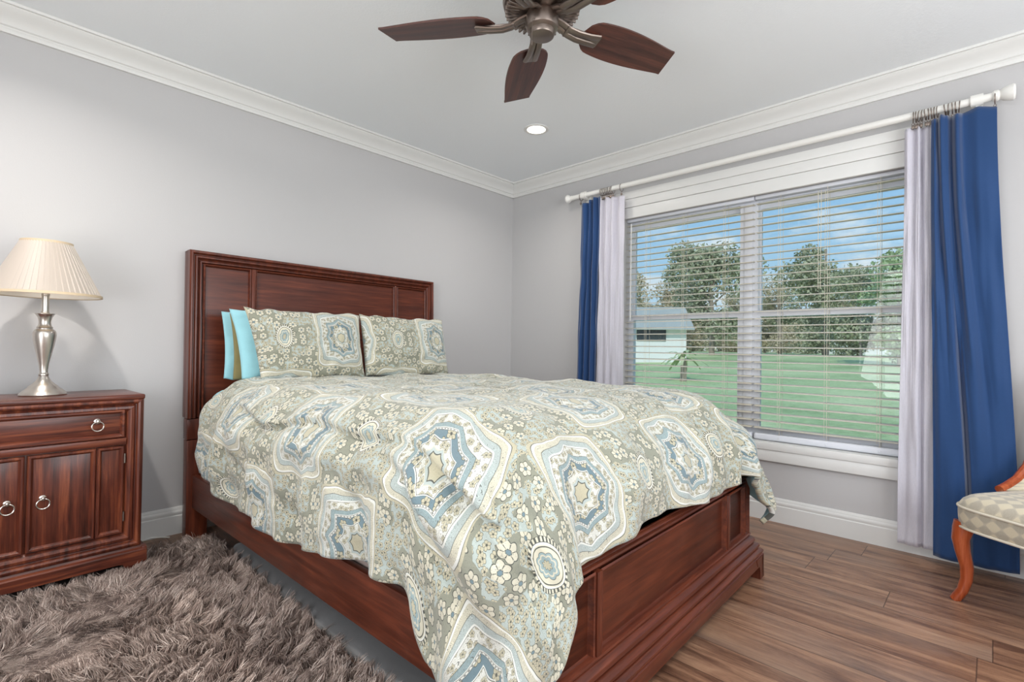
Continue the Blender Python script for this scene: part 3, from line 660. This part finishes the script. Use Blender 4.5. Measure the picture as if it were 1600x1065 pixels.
bsn = MB(); prof = [(.0,.112),(-.004,.104),(-.016,.100),(-.020,.095),(-.020,.053),(.01,.053),(.01,.112)]
bsn.sweepx(xl-.018, xr+.018, [(D0+a, b) for a, b in prof]).box((xl-.018,D0-.018,.053), (xl+.0,D1,.108), .002).box((xr,D0-.018,.053), (xr+.018,D1,.108), .002)
obj('plinth', bsn, M_nx, ns)
for sx in (0,1):
    pr = [(0,.0),(.072,0),(.078,.03),(.085,.05),(.12,.055),(0,.055)]
    pr = [((xr+.019-a) if sx else (xl-.019+a), b) for a, b in pr]; k = len(pr)
    m_ = MB().add([(a,D0-.019,b) for a,b in pr]+[(a,D0+.006,b) for a,b in pr], [tuple(range(k)), tuple(range(k,2*k))]+[(j,(j+1)%k,k+(j+1)%k,k+j) for j in range(k)])
    xa = xl-.019 if not sx else xr-.006; m_.box((xa,D0-.019,0), (xa+.025,D0+.05,.055), .002)
    obj('bracket_foot', m_, M_nx, ns)
    xa = xl-.019 if not sx else xr-.03; obj('rear_foot', MB().box((xa,D1-.05,0), (xa+.049,D1,.055), .002), M_nx, ns)
PB = [(0,0),(0,.010),(.004,.014),(.010,.014),(.015,.008),(.019,.0),(.021,-.004)]
def pull(x, z, par):
    p_ = obj('ring_pull', MB().lathe([(.011,D0+.012),(.011,D0+.007),(.006,D0+.004),(.005,D0-.006)], 16, (x,0,z+.018), axis='y').lathe([(0,-.008),(.006,-.006),(.0075,0),(.006,.006),(0,.008)], 14, (x,D0-.006,z+.018)).torus((x,D0-.008,z-.002), .0195, .0030, 28, 8, 'xz'), M_chrome, par)
xc = (xl+xr)/2
dr = obj('drawer', MB().box((xl+.066,D0+.014,.592), (xr-.066,D0+.03,.711), .002).frame(xl+.065, xr-.065, .591, .712, D0+.016, PB), M_nx, ns)
pull(-.181, .650, dr); pull(xl-xr+.181-.0+xr*2 if False else xl+xr+.181, .650, dr)
for sx in (0,1):
    a, b = (xc+.004, xr-.065) if sx else (xl+.065, xc-.004)
    s1, s2 = (a, a+.208) if sx else (b-.208, b)
    n1, n2 = (a+.210, b) if sx else (a, b-.210)
    m_ = MB().box((a+.001,D0+.016,.179), (b-.001,D0+.03,.554), .002).frame(s1, s2, .179, .555, D0+.018, PB).frame(n1, n2, .179, .555, D0+.018, PB)
    do = obj('door', m_, M_nz, ns); pull(a+.046 if sx else b-.046, .366, do)
    for hz in (.25, .50): obj('hinge', MB().lathe([(.0035,hz-.02),(.0035,hz+.02)], 8, (b+.002 if sx else a-.002, D0+.008, 0)), M_pewter, do)

# lamp -----------------------------------------------------------
lamp = thing('table_lamp', 'brushed nickel table lamp with cream pleated shade on the nightstand', 'lamp', (-3.070,-.226,.7745)); lamp.scale = (.755, .755, 1)
s_ = 1/372.5
base = [(0,0),(.100,0),(.102,.004),(.098,.009),(.085,.020),(.066,.032),(.064,.036),(.050,.045),(.034,.058),(.025,.070),(.0205,.080)]
obj('base', MB().lathe(base, 56), M_nickel, lamp)
stem = [(.0205,.080),(.0225,.083),(.0225,.088),(.0185,.093),(.0175,.098),(.022,.13),(.031,.165),(.042,.205),(.049,.238),(.0505,.252),(.049,.264),(.043,.272),(.034,.276),(.0335,.279),(.036,.283),(.030,.288),(.0265,.298),(.0265,.310),(.031,.325),(.039,.336),(.043,.339),(.0435,.341),(.020,.343),(.018,.345),(.0185,.350),(.016,.352)]
obj('body', MB().lathe(stem, 56), M_nickel, lamp)
obj('neck', MB().lathe([(.016,.350),(.0165,.415),(.018,.417),(.018,.425),(.012,.428),(.012,.47)], 32), M_nickel, lamp)
# harp, bulb, shade
obj('harp', MB().tube([(.045*math.sin(a), 0, .45+.19*(1-math.cos(a))/2) for a in np.linspace(0.15, 2*math.pi-.15, 28)], .0018, 6).lathe([(0,.639),(.006,.641),(.007,.65),(0,.656)], 12), M_nickel, lamp)
obj('bulb', MB().lathe([(.013,.47),(.014,.49),(.026,.52),(.030,.54),(.025,.56),(.012,.572),(0,.575)], 20), emit('bulb_glow', (1,.86,.66), 1.2), lamp)
R1, R0, Z0, Z1 = .242, .108, .418, .640
NP = 56; n = NP*6; V = []; F = []
rows = 14
for j in range(rows):
    f_ = j/(rows-1); r_ = R1+(R0-R1)*f_; z_ = Z0+(Z1-Z0)*f_
    for k in range(n):
        a = 2*math.pi*k/n; ph = (k % 6)/6.0
        saw = (1-ph)*.0055 if ph > .15 else ph/.15*.0055
        rr = r_+saw*(.5+.5*(1-f_)); V.append((rr*math.cos(a), rr*math.sin(a), z_))
for j in range(rows-1):
    for k in range(n): k2 = (k+1) % n; F.append((j*n+k, j*n+k2, (j+1)*n+k2, (j+1)*n+k))
sh = obj('lampshade', MB().add(V, F, False), M_shade, lamp)
obj('shade_trim', MB().lathe([(R1+.001,Z0-.003),(R1+.007,Z0-.003),(R1+.005,Z0+.007),(R1-.001,Z0+.007),(R1+.001,Z0-.003)], 96, cap=False), M_shtrim, sh)
obj('shade_trim', MB().lathe([(R0-.001,Z1-.008),(R0+.005,Z1-.008),(R0+.004,Z1+.003),(R0-.001,Z1+.003),(R0-.001,Z1-.008)], 96, cap=False), M_shtrim, sh)
obj('shade_liner', MB().lathe([(R1-.004,Z0),(R0-.004,Z1)], 96, cap=False), M_liner, sh)
pl = bpy.data.lights.new('lamp_bulb_light', 'POINT'); pl.energy = .35; pl.color = (1,.84,.62); pl.shadow_soft_size = .03
po = bpy.data.objects.new('lamp_bulb_light', pl); COL.objects.link(po); po.location = (-3.070,-.226,.7745+.60)
# cable on the floor beside the nightstand
tag(obj('power_cable', MB().tube([(-2.86,-.045,.012),(-2.76,-.030,.010),(-2.70,-.035,.008),(-2.64,-.028,.012),(-2.60,-.035,.007),(-2.57,-.06,.006)], .0032, 8), M_white_pl), 'thin white cable on the floor beside the nightstand at the baseboard', 'cable')

# ================================================================== CEILING FAN
FC = Vector((-1.858, -1.913, 0))
fan = thing('ceiling_fan', 'pewter ceiling fan with five dark wooden blades', 'ceiling fan', (FC.x, FC.y, 2.44))
Zf = lambda z: z-2.44
obj('canopy', MB().lathe([(0,Zf(2.44)),(.075,Zf(2.44)),(.075,Zf(2.425)),(.06,Zf(2.405)),(.03,Zf(2.39)),(.014,Zf(2.385)),(.014,Zf(2.34))], 40), M_pewter, fan)
mh = MB().lathe([(.03,Zf(2.35)),(.07,Zf(2.345)),(.12,Zf(2.325)),(.143,Zf(2.295)),(.145,Zf(2.262)),(.140,Zf(2.245)),(.125,Zf(2.232)),(.10,Zf(2.224)),(.05,Zf(2.222))], 64)
for k in range(40):
    a = 2*math.pi*k/40; m_ = Matrix.Rotation(a, 4, 'Z'); st = len(mh.v)
    mh.box((.085,-.0035,Zf(2.222)), (.136,.0035,Zf(2.236)), .001); mh.xf(m_, st)
obj('motor_housing', mh, M_pewter, fan)
obj('switch_housing', MB().lathe([(.048,Zf(2.232)),(.056,Zf(2.222)),(.060,Zf(2.214)),(.060,Zf(2.178)),(.057,Zf(2.168)),(.050,Zf(2.162)),(.046,Zf(2.160)),(.046,Zf(2.146)),(.044,Zf(2.141)),(.040,Zf(2.139)),(0,Zf(2.138))], 48)
    .torus((-.043,-.040,Zf(2.2)), .003, .001, 10, 5, 'xz'), M_pewter, fan)
obj('pull_chain', MB().tube([(-.052,-.018,Zf(2.175)),(-.066,-.012,Zf(2.17)),(-.068,-.012,Zf(2.09))], .0011, 5).lathe([(0,Zf(2.072)),(.003,Zf(2.075)),(.003,Zf(2.088)),(0,Zf(2.091))], 10, (-.068,-.012,0)), M_pewter, fan)
for k in range(5):
    a = R(52.0+72*k)
    Mr = Matrix.Rotation(a, 4, 'Z')
    # iron: flat double bar sweeping down and out
    ir = MB(); st = 0
    for sy in (-.013, .013):
        ir.tube([(.055,sy*.8,Zf(2.215)),(.085,sy*.9,Zf(2.205)),(.115,sy,Zf(2.188)),(.15,sy*1.1,Zf(2.182)),(.20,sy*1.25,Zf(2.184)),(.245,sy*1.5,Zf(2.190))], .0125, 10, squash=.55)
    ir.box((.10,-.024,Zf(2.186)), (.25,.024,Zf(2.192)), .002)
    tiltM = Matrix.Rotation(R(-12), 4, 'X')
    L0, L1 = .175, .610
    # blade outline: rounded root, widest two thirds in, slanting tip
    out = []
    xs = np.linspace(0, 1, 26)
    wtop = [(.058+.022*math.sin(math.pi*min(1,x*1.05)**.8)+.002)*math.sqrt(max(0,1-(1-min(1,x/.14))**2)) for x in xs]
    top_ = [(L0+(L1-L0)*x, w_) for x, w_ in zip(xs, wtop)]; bot_ = [(L0+(L1-.022-L0)*x, -w_*1.02) for x, w_ in zip(xs, wtop)]
    poly = bot_+top_[::-1]
    # drop duplicate root point
    V = [(x, y, Zf(2.198)) for x, y in poly]+[(x, y, Zf(2.205)) for x, y in poly]; kk = len(poly)
    bl = MB().add(V, [tuple(range(kk)), tuple(range(kk,2*kk))]+[(j,(j+1)%kk,kk+(j+1)%kk,kk+j) for j in range(kk)])
    piv = Matrix.Translation((0,0,Zf(2.195))); bl.xf(piv @ tiltM @ piv.inverted()); ir.xf(piv @ tiltM @ piv.inverted())
    bo = obj('blade', bl, M_blade, fan); bo.rotation_euler = (0,0,a)
    io = obj('blade_iron', ir, M_pewter, fan); io.rotation_euler = (0,0,a)

# ================================================================== RECESSED LIGHTS
def can(x, y, label, power=16):
    t = thing('recessed_light', label, 'recessed light', (x, y, H))
    obj('trim_ring', MB().lathe([(.060,.0),(.062,-.004),(.078,-.005),(.082,-.002),(.082,0)], 48, cap=False), M_trim, t)
    obj('baffle', MB().lathe([(.061,-.003),(.056,.0),(.056,.0)], 40, cap=False), M_trim, t)
    obj('lens', MB().lathe([(0,-.0025),(.060,-.0025),(.060,0),(0,0)], 40), M_bulb, t)
    l = area('recessed_lamp', (x, y, H-.012), (0,0,-1), .11, .11, power, (1,.95,.90), 'DISK', 150); return t
can(-.764, -.934, 'lit round recessed ceiling light near the room corner', 7)
for i, (x, y) in enumerate(((-3.3,-.934), (-1.35,-3.75), (-3.3,-3.6))):  # three more cans added out of view to brighten the room
    can(x, y, power=(16, 8, 16)[i], label=['lit round recessed light above the nightstand side of the room', 'lit round recessed light above the upholstered chair', 'lit round recessed light behind the viewer'][i])

# ================================================================== CHAIR (right edge)
CA = math.atan2(-.84, -.54)            # local +x runs along the seat front towards the viewer, local +y to the back
chair = thing('upholstered_chair', 'chair with checked beige upholstery and reddish wood legs at the right edge', 'chair', (-.494,-2.984,0), CA)
# local frame: x along the front edge, y = left normal; back of chair lies towards -y? choose so it faces the bed
fx = Vector((math.cos(CA), math.sin(CA))); SGN = 1 if Vector((-fx.y, fx.x)).dot(Vector((.81,-.58))) > 0 else -1
def cl_(x, y): return (x, y*SGN)
nu, nv = 72, 12; CWd, CDp = .56, .52
def seat_pt(u, r_):   # superellipse seat plan
    a = 2*math.pi*u; c_, s2 = math.cos(a), math.sin(a); e_ = 2/5.0
    x = math.copysign(abs(c_)**e_, c_)*CWd/2*r_; y = math.copysign(abs(s2)**e_, s2)*CDp/2*r_
    return CWd/2-.012+x, CDp/2-.025+y - .018*math.cos(math.pi*(x/(CWd/2)))*0
prof_s = [(0,.452),(.35,.450),(.6,.446),(.8,.438),(.9,.428),(.96,.414),(.995,.396),(1.0,.385),(1.004,.37),(1.0,.34),(.99,.312),(.97,.305),(0,.305)]
Pm = np.zeros((nu+1, len(prof_s), 3)); Um = np.zeros((nu+1, len(prof_s), 2)); acc = 0
for i in range(nu+1):
    for j, (r_, z_) in enumerate(prof_s):
        x, y = seat_pt(i/nu, r_); Pm[i,j] = (*cl_(x,y), z_)
        Um[i,j] = (x, y)
arcl = np.r_[0, np.cumsum(np.linalg.norm(np.diff(Pm[:,8], axis=0), axis=1))]
for j, (r_, z_) in enumerate(prof_s):
    if j >= 7: Um[:,j,0] = arcl; Um[:,j,1] = z_
seat = obj('seat', grid_mesh('seat', Pm, Um), M_uph, chair)
for zz, rr in ((.388,1.004), (.308,.996)):
    obj('piping', MB().tube([(*cl_(*seat_pt(i/60, rr)), zz) for i in range(60)], .005, 8, closed=True), M_pipe, seat)
def leg(x, y, dx, dy):
    pts = [(x, y, .318),(x-.004*dx, y-.006*dy, .29),(x-.008*dx, y-.012*dy,.25),(x-.004*dx,y-.006*dy,.20),(x+.004*dx,y+.004*dy,.14),(x+.004*dx,y+.002*dy,.09),(x-.004*dx,y-.006*dy,.045),(x-.018*dx,y-.018*dy,.012),(x-.024*dx,y-.022*dy,0)]
    return MB().tube([(*cl_(a,b), c) for a,b,c in pts], [.036,.034,.029,.025,.022,.020,.0185,.018,.017], 14)
obj('leg', leg(.030,.035,1,1), M_orange, chair); obj('leg', leg(CWd-.055,.035,-1,1), M_orange, chair)
for xx in (.03, CWd-.055): obj('leg', MB().tube([(*cl_(xx,CDp-.06),.318),(*cl_(xx,CDp-.05),.15),(*cl_(xx,CDp-.01),0)], [.024,.02,.016], 12), M_orange, chair)
# wooden back frame sweeping up from the sides, padded inside
def sidearm(x):
    return [(x, .23,.440),(x,.27,.452),(x,.33,.478),(x,.39,.53),(x,.43,.60),(x,.455,.70),(x,.47,.80),(x,.48,.88)]
bx0, bx1 = .025, CWd-.05
fr = [(*cl_(a,b),c) for a,b,c in sidearm(bx0)]+[(*cl_(bx0+(bx1-bx0)*t, .485), .90+.05*math.sin(math.pi*t)) for t in np.linspace(.08,.92,9)]+[(*cl_(a,b),c) for a,b,c in sidearm(bx1)[::-1]]
obj('back_frame', MB().tube(fr, .017, 10), M_orange, chair)
V = np.zeros((14, 10, 3)); U_ = np.zeros((14,10,2))
for i in range(14):
    for j in range(10):
        t = i/13; s1 = j/9; pts = sidearm(0); yy_ = np.interp(s1, np.linspace(0,1,8), [q_[1] for q_ in pts]); zz_ = np.interp(s1, np.linspace(0,1,8), [q_[2] for q_ in pts])
        edge = 4*t*(1-t); V[i,j] = (*cl_(bx0+(bx1-bx0)*t, yy_+.07*(1-s1)*edge*2 if False else min(.5, yy_+(1-s1)*.25*min(1,edge*2.5))), zz_-.006); U_[i,j] = (t*.5, s1*.6)
bk = obj('backrest', grid_mesh('backrest', V, U_), M_uph, chair); sm = bk.modifiers.new('thick','SOLIDIFY'); sm.thickness = .03; sm.offset = 0

# ================================================================== RUG AND MAT
rug = thing('shag_rug', 'brown shaggy rug on the floor between nightstand and bed', 'rug', (-3.3,-1.2,0))
RX0, RX1, RY0, RY1 = -3.75, -2.43, -2.35, -.235
obj('rug_backing', MB().box((RX0+3.3,RY0+1.2,.001), (RX1+3.3,RY1+1.2,.010), .003), mat('rug_backing', sr(86,72,66), .95)[0], rug)
nst = 150000
vx0 = -3.55; xs = rng.uniform(vx0, RX1+.004, nst); ys = rng.uniform(-2.2, RY1+.015, nst)
# slanted upper edge towards the bed
keep = ys < RY1+ (xs-RX0)*.045 - .03; xs, ys = xs[keep], ys[keep]
# keep clear of the nightstand feet
ca, sa = math.cos(-NA), math.sin(-NA); lx = (xs-NO[0])*ca-(ys-NO[1])*sa; ly = (xs-NO[0])*sa+(ys-NO[1])*ca
under = (ly > .0) & (lx < .003) & (lx > -.79); keep = ~under; xs, ys = xs[keep], ys[keep]; nst = len(xs)
cs = .038; gx = np.floor(xs/cs).astype(int); gy = np.floor(ys/cs).astype(int)
def hsh(a, b, k): v = np.sin(a*127.1+b*311.7+k*74.7)*43758.5453; return v-np.floor(v)
# nearest of 3x3 jittered clump centres
bd = np.full(nst, 1e9); bcx = np.zeros(nst); bcy = np.zeros(nst); bid = np.zeros((nst,2))
for i in (-1,0,1):
    for j in (-1,0,1):
        a, b = gx+i, gy+j; px_ = (a+hsh(a,b,1))*cs; py_ = (b+hsh(a,b,2))*cs; dd = (px_-xs)**2+(py_-ys)**2; m_ = dd < bd
        bd[m_] = dd[m_]; bcx[m_] = px_[m_]; bcy[m_] = py_[m_]; bid[m_,0] = a[m_]; bid[m_,1] = b[m_]
h1 = hsh(bid[:,0], bid[:,1], 3); h2 = hsh(bid[:,0], bid[:,1], 4); h3 = hsh(bid[:,0], bid[:,1], 5)
flow = np.sin(xs*5.3+1.3*np.sin(ys*4.1))*1.6+np.cos(ys*6.2+xs*3)*1.2
ang = flow+(h1-.5)*3.4+rng.normal(0,.35,nst)
leanm = .018+.022*h2; Ls = (.045+.016*h3)*rng.uniform(.8,1.15,nst)
flat = np.zeros(nst)
for (cx_, cy_, r_) in ((-2.93,-.71,.13), (-3.05,-.95,.14), (-2.68,-.60,.07)):
    flat = np.maximum(flat, np.exp(-(((xs-cx_)**2+(ys-cy_)**2)/r_**2)**2))
leanm = leanm+flat*.02; Ls = Ls*(1-.25*flat)
dx, dy = np.cos(ang)*leanm, np.sin(ang)*leanm
pull_ = (.55+.25*h1)*(1-flat*.8); tx = (bcx-xs)*pull_+dx; ty = (bcy-ys)*pull_+dy
hz = np.sqrt(np.maximum(Ls**2-tx**2-ty**2, (.010)**2))*(1-.72*flat)
# stay inside the rail / bed side
K = 4; tt = np.linspace(0,1,K); wd = rng.uniform(.0009,.0017,nst)
# ribbon side vector: random horizontal
ra = rng.uniform(0, math.pi, nst); sxv, syv = np.cos(ra), np.sin(ra)
curl = rng.normal(0,.006,(nst,2))
co_ = np.zeros((nst, K, 2, 3), np.float32)
for k, t in enumerate(tt):
    hx_ = xs+tx*t**1.7+curl[:,0]*math.sin(t*math.pi); hy_ = ys+ty*t**1.7+curl[:,1]*math.sin(t*math.pi); hz_ = .008+hz*(t-.18*t*t)
    wk = wd*(1-.75*t**2)
    for sd_, sg in ((0,-1),(1,1)):
        co_[:,k,sd_,0] = hx_+sxv*wk*sg+3.3; co_[:,k,sd_,1] = hy_+syv*wk*sg+1.2; co_[:,k,sd_,2] = hz_
base_i = (np.arange(nst)*K*2)[:,None]; fq = []
for k in range(K-1): fq.append(np.stack([base_i[:,0]+k*2, base_i[:,0]+k*2+1, base_i[:,0]+k*2+3, base_i[:,0]+k*2+2], -1))
Fq = np.stack(fq, 1).reshape(-1, 4)
me = np_mesh('rug_pile', co_.reshape(-1,3), Fq, True)
shade = np.clip(.5+.30*rng.normal(0,1,nst)*.8+(h2-.5)*.35, 0, 1)
cA, cB, cC = np.array(sr(96,78,72)), np.array(sr(156,138,128)), np.array(sr(214,198,188))
colr = np.where(shade[:,None] < .5, cA+(cB-cA)*(shade[:,None]*2), cB+(cC-cB)*(shade[:,None]*2-1))
vc = np.ones((nst, K*2, 4), np.float32); vc[:,:,:3] = colr[:,None,:]
at = me.color_attributes.new('yarn', 'FLOAT_COLOR', 'POINT'); at.data.foreach_set('color', vc.ravel())
M_pile, N = mat('yarn', (.3,.25,.2), .75, spec=.25); va = N.new('ShaderNodeVertexColor', layer_name='yarn'); N.put(N.p.inputs['Base Color'], va.outputs[0])
po_ = obj('rug_pile', me, M_pile, rug); po_['kind'] = 'stuff'
# grey padded mat under the bed
m_ = MB(); prof = []
nx2, ny2 = 14, 60; Pm = np.zeros((nx2, ny2, 3))
for j in range(ny2):
    y_ = -.47-1.72*j/(ny2-1)
    for i, (a, b) in enumerate([(.0,.002),(-.004,.010),(-.004,.020),(.0,.028),(.010,.034),(.03,.037),(.06,.038),(.1,.038),(.2,.038),(.35,.038),(.45,.038),(.55,.038),(.62,.036),(.64,.002)]):
        Pm[i,j] = (-2.415+a+.006*math.sin(y_*7)+(.05 if False else 0)+.02*math.exp(-((y_+.47)/.05)**2)*1, y_, b+.002*math.sin(y_*9+a*20))
o = obj('floor_mat', grid_mesh('floor_mat', Pm), M_felt); sm = o.modifiers.new('t','SOLIDIFY'); sm.thickness = .002
tag(o, 'thick dark grey felt mat lying under the bed along the side rail', 'mat')

# ================================================================== OUTSIDE
def gz(x, y): return -.25+.040*min(27, max(0, x-1))
M_grass, N = mat('lawn_grass', (.2,.3,.1), .95, spec=.1); co = objco(N); g1 = N.noise(co, .35, 4); g2 = N.noise(co, 9, 5, .7)
N.put(N.p.inputs['Base Color'], N.ramp(N.m('ADD', N.m('MULTIPLY', g1, .6), N.m('MULTIPLY', g2, .4)), [(.35, sr(140,164,116)), (.5, sr(176,196,144)), (.65, sr(208,216,168))]))
gp = np.zeros((40, 40, 3))
for i, x in enumerate(np.linspace(0, 1, 40)**2*90+.5):
    for j, y in enumerate(np.linspace(-50, 70, 40)): gp[i,j] = (x, y, gz(x,y)+.05*noise.noise((x*.2,y*.2,0)))
o = obj('lawn', grid_mesh('lawn', gp), M_grass); o['kind'] = 'structure'
CP = Vector((-3.2437,-3.107,0))
def out_pt(px_, dist):
    a = yaw+math.atan((px_-800)/786.33); x = CP.x+math.sin(a)*dist; y = CP.y+math.cos(a)*dist; return x, y
M_bark, _ = mat('tree_bark', sr(150,138,124), .9)
def leafmat(name, a, b):
    m, N = mat(name, a, .8, spec=.2); oi = N.noise(objco(N), 1.2, 3); c = N.ramp(oi, [(.35, a), (.65, b)]); N.put(N.p.inputs['Base Color'], c)
    N.p.inputs['Transmission Weight'].default_value = 0; return m
ML = [leafmat('foliage_green', sr(146,152,122), sr(192,194,164)), leafmat('foliage_autumn', sr(178,164,136), sr(214,202,172)), leafmat('foliage_bright', sr(150,172,128), sr(196,208,164))]
def tree(px_, dist, h, rad, kind, label, nleaf=5200, dens=1, trunk=.10):
    x, y = out_pt(px_, dist); z0_ = gz(x, y)
    t = thing('tree', label, 'tree', (x, y, z0_), 0, None)
    m_ = MB().tube([(0,0,-.2),(.1,0,h*.3),(.0,.1,h*.6),(.05,0,h*.9)], [h*.028,h*.022,h*.014,h*.005], 8)
    blobs = []
    for k in range(15):
        a = random.uniform(0, 6.28); rr = rad*random.uniform(.1,.8); zz = h*random.uniform(trunk,.92); rr *= (1.15-abs(zz/h-.6)); blobs.append((rr*math.cos(a), rr*math.sin(a), zz, rad*random.uniform(.28,.48)))
        m_.tube([(0.03,0,zz*.7),(blobs[-1][0]*.5,blobs[-1][1]*.5,zz*.86),(blobs[-1][0],blobs[-1][1],zz)], [h*.010,h*.007,h*.003], 6)
    obj('trunk', m_, M_bark, t)
    nleaf = int(nleaf*1.7); B = np.array(blobs); bi = rng.integers(0, len(B), nleaf); dv = rng.normal(size=(nleaf,3)); dv /= np.linalg.norm(dv, axis=1)[:,None]
    c_ = B[bi,:3]+dv*(B[bi,3]*rng.uniform(.35,1.08,nleaf)**.8)[:,None]*np.array([1,1,.8])
    e1 = rng.normal(size=(nleaf,3)); e1 /= np.linalg.norm(e1, axis=1)[:,None]; e2 = np.cross(e1, rng.normal(size=(nleaf,3))); e2 /= np.linalg.norm(e2, axis=1)[:,None]
    sz = (rad*.034*rng.uniform(.6,1.5,nleaf))[:,None]
    q_ = np.stack([c_-e1*sz, c_-e2*sz*.6, c_+e1*sz, c_+e2*sz*.6], 1).reshape(-1,3)
    me = np_mesh('foliage', q_, np.arange(nleaf*4).reshape(-1,4), False); obj('foliage', me, ML[kind], t); return t
tree(975, 38, 6.0, 2.6, 1, 'pale bare-ish tree seen through the left blind beside the left sheer', 3200)
tree(1062, 40, 5.2, 2.6, 1, 'brownish low tree left of the dark green tree in the left blind', 3500)
tree(1112, 32, 6.6, 2.8, 0, 'rounded dark green tree in the middle of the left blind', 6500)
tree(1158, 56, 6.8, 2.3, 1, 'brown autumn tree against the window mullion', 4200)
tree(1218, 46, 6.2, 2.2, 1, 'thin autumn tree at the left of the right blind', 3200)
tree(1290, 37, 7.4, 2.8, 0, 'spreading tall tree in the middle of the right blind', 5200)
tree(1343, 32, 5.0, 2.3, 0, 'dense green tree right of the tallest tree in the right blind', 7000)
tree(1408, 23, 4.6, 1.8, 2, 'bright green tree at the right edge of the blind by the sheer', 5200)
for px_, l in ((950, 'low trees at the garden end behind the left sheer'), (1195, 'bushy trees behind the window mullion at the garden end'), (1260, 'low bushy trees under the spreading tree'), (1450, 'trees at the garden end behind the right sheer')):
    tree(px_, {950:50,1195:62,1260:53,1450:50}[px_], 5.6, 2.9, 0 if px_ != 1195 else 1, l, 6500, trunk=.04)
for px_, ds_ in ((1010,76), (1080,84), (1150,78), (1230,90), (1310,80), (1400,86)):
    t_ = tree(px_, ds_, 7.0, 3.8, 0 if px_ % 2 else 1, 'low bushy tree in the distant treeline at the far end of the lawn', 7000, trunk=.02); t_['group'] = 'distant treeline'
x, y = out_pt(1180, 102); hr_ = thing('hedge', 'long low hedge closing the far end of the lawn behind the trees', 'hedge', (x, y, gz(x,y)), -yaw-R(24))
nq = 26000; c_ = np.stack([rng.uniform(-75,75,nq), rng.uniform(-1.5,1.5,nq), rng.uniform(-.6,3.6,nq)], -1); c_[:,2] += .5*np.sin(c_[:,0]*.4)
e1 = rng.normal(size=(nq,3)); e1 /= np.linalg.norm(e1, axis=1)[:,None]; e2 = np.cross(e1, rng.normal(size=(nq,3))); e2 /= np.linalg.norm(e2, axis=1)[:,None]; sz = rng.uniform(.2,.45,nq)[:,None]
obj('foliage', np_mesh('foliage', np.stack([c_-e1*sz, c_-e2*sz*.7, c_+e1*sz, c_+e2*sz*.7], 1).reshape(-1,3), np.arange(nq*4).reshape(-1,4), False), ML[0], hr_)
x, y = out_pt(1068, 15); palm = thing('palm', 'small palm on the lawn seen through the left blind', 'palm', (x, y, gz(x,y)))
obj('palm_trunk', MB().tube([(0,0,-.1),(.02,0,.3),(0,0,.65)], [.10,.085,.07], 10), M_bark, palm)
m_ = MB()
for k in range(22):
    a = 6.283*k/22+random.uniform(-.1,.1); el = random.uniform(.1,1.2); L_ = random.uniform(.55,.8); pts = []
    for t in np.linspace(0,1,7): pts.append((math.cos(a)*L_*t*math.cos(el), math.sin(a)*L_*t*math.cos(el), .65+L_*math.sin(el)*t-.45*t*t))
    for i in range(6):
        p0, p1 = Vector(pts[i]), Vector(pts[i+1]); sd_ = Vector((-math.sin(a), math.cos(a), 0))*.07*math.sin(math.pi*(i+.7)/7)
        m_.add([p0-sd_, p0+sd_, p1+sd_*.8, p1-sd_*.8], [(0,1,2,3)])
obj('frond', m_, ML[2], palm)
M_hw, _ = mat('house_wall', sr(236,236,236), .8); M_hr, _ = mat('house_roof', sr(176,180,172), .8); M_hg, _ = mat('dark_glazing', sr(50,60,66), .2)
x, y = out_pt(985, 27); hs = thing('house', 'low white house across the lawn, seen through the left blind', 'house', (x, y, gz(x,y)), R(-58))
obj('wall', MB().box((-4.5,-3,-1), (2.4,3,1.5)), M_hw, hs)
rf = MB(); rf.sweepx(-4.8, 2.7, [(-3.4,1.45),(0,2.7),(3.4,1.45),(3.4,1.4),(0,2.6),(-3.4,1.4)]); obj('roof', rf, M_hr, hs)
obj('window', MB().box((.2,-3.04,.9), (1.5,-2.98,1.45)), M_hg, hs); obj('window', MB().box((-2.6,-3.04,.7), (-1.4,-2.98,1.4)), M_hg, hs)
x, y = out_pt(1352, 64); hs = thing('house', 'small white house far behind the trees in the right blind', 'house', (x, y, gz(x,y)), R(-30))
obj('wall', MB().box((-2,-3,-1), (2,3,2.4)), M_hw, hs); rf = MB(); rf.sweepx(-2.3, 2.3, [(-3.4,2.35),(0,3.6),(3.4,2.35),(3.4,2.3),(0,3.5),(-3.4,2.3)]); obj('roof', rf, M_hr, hs)
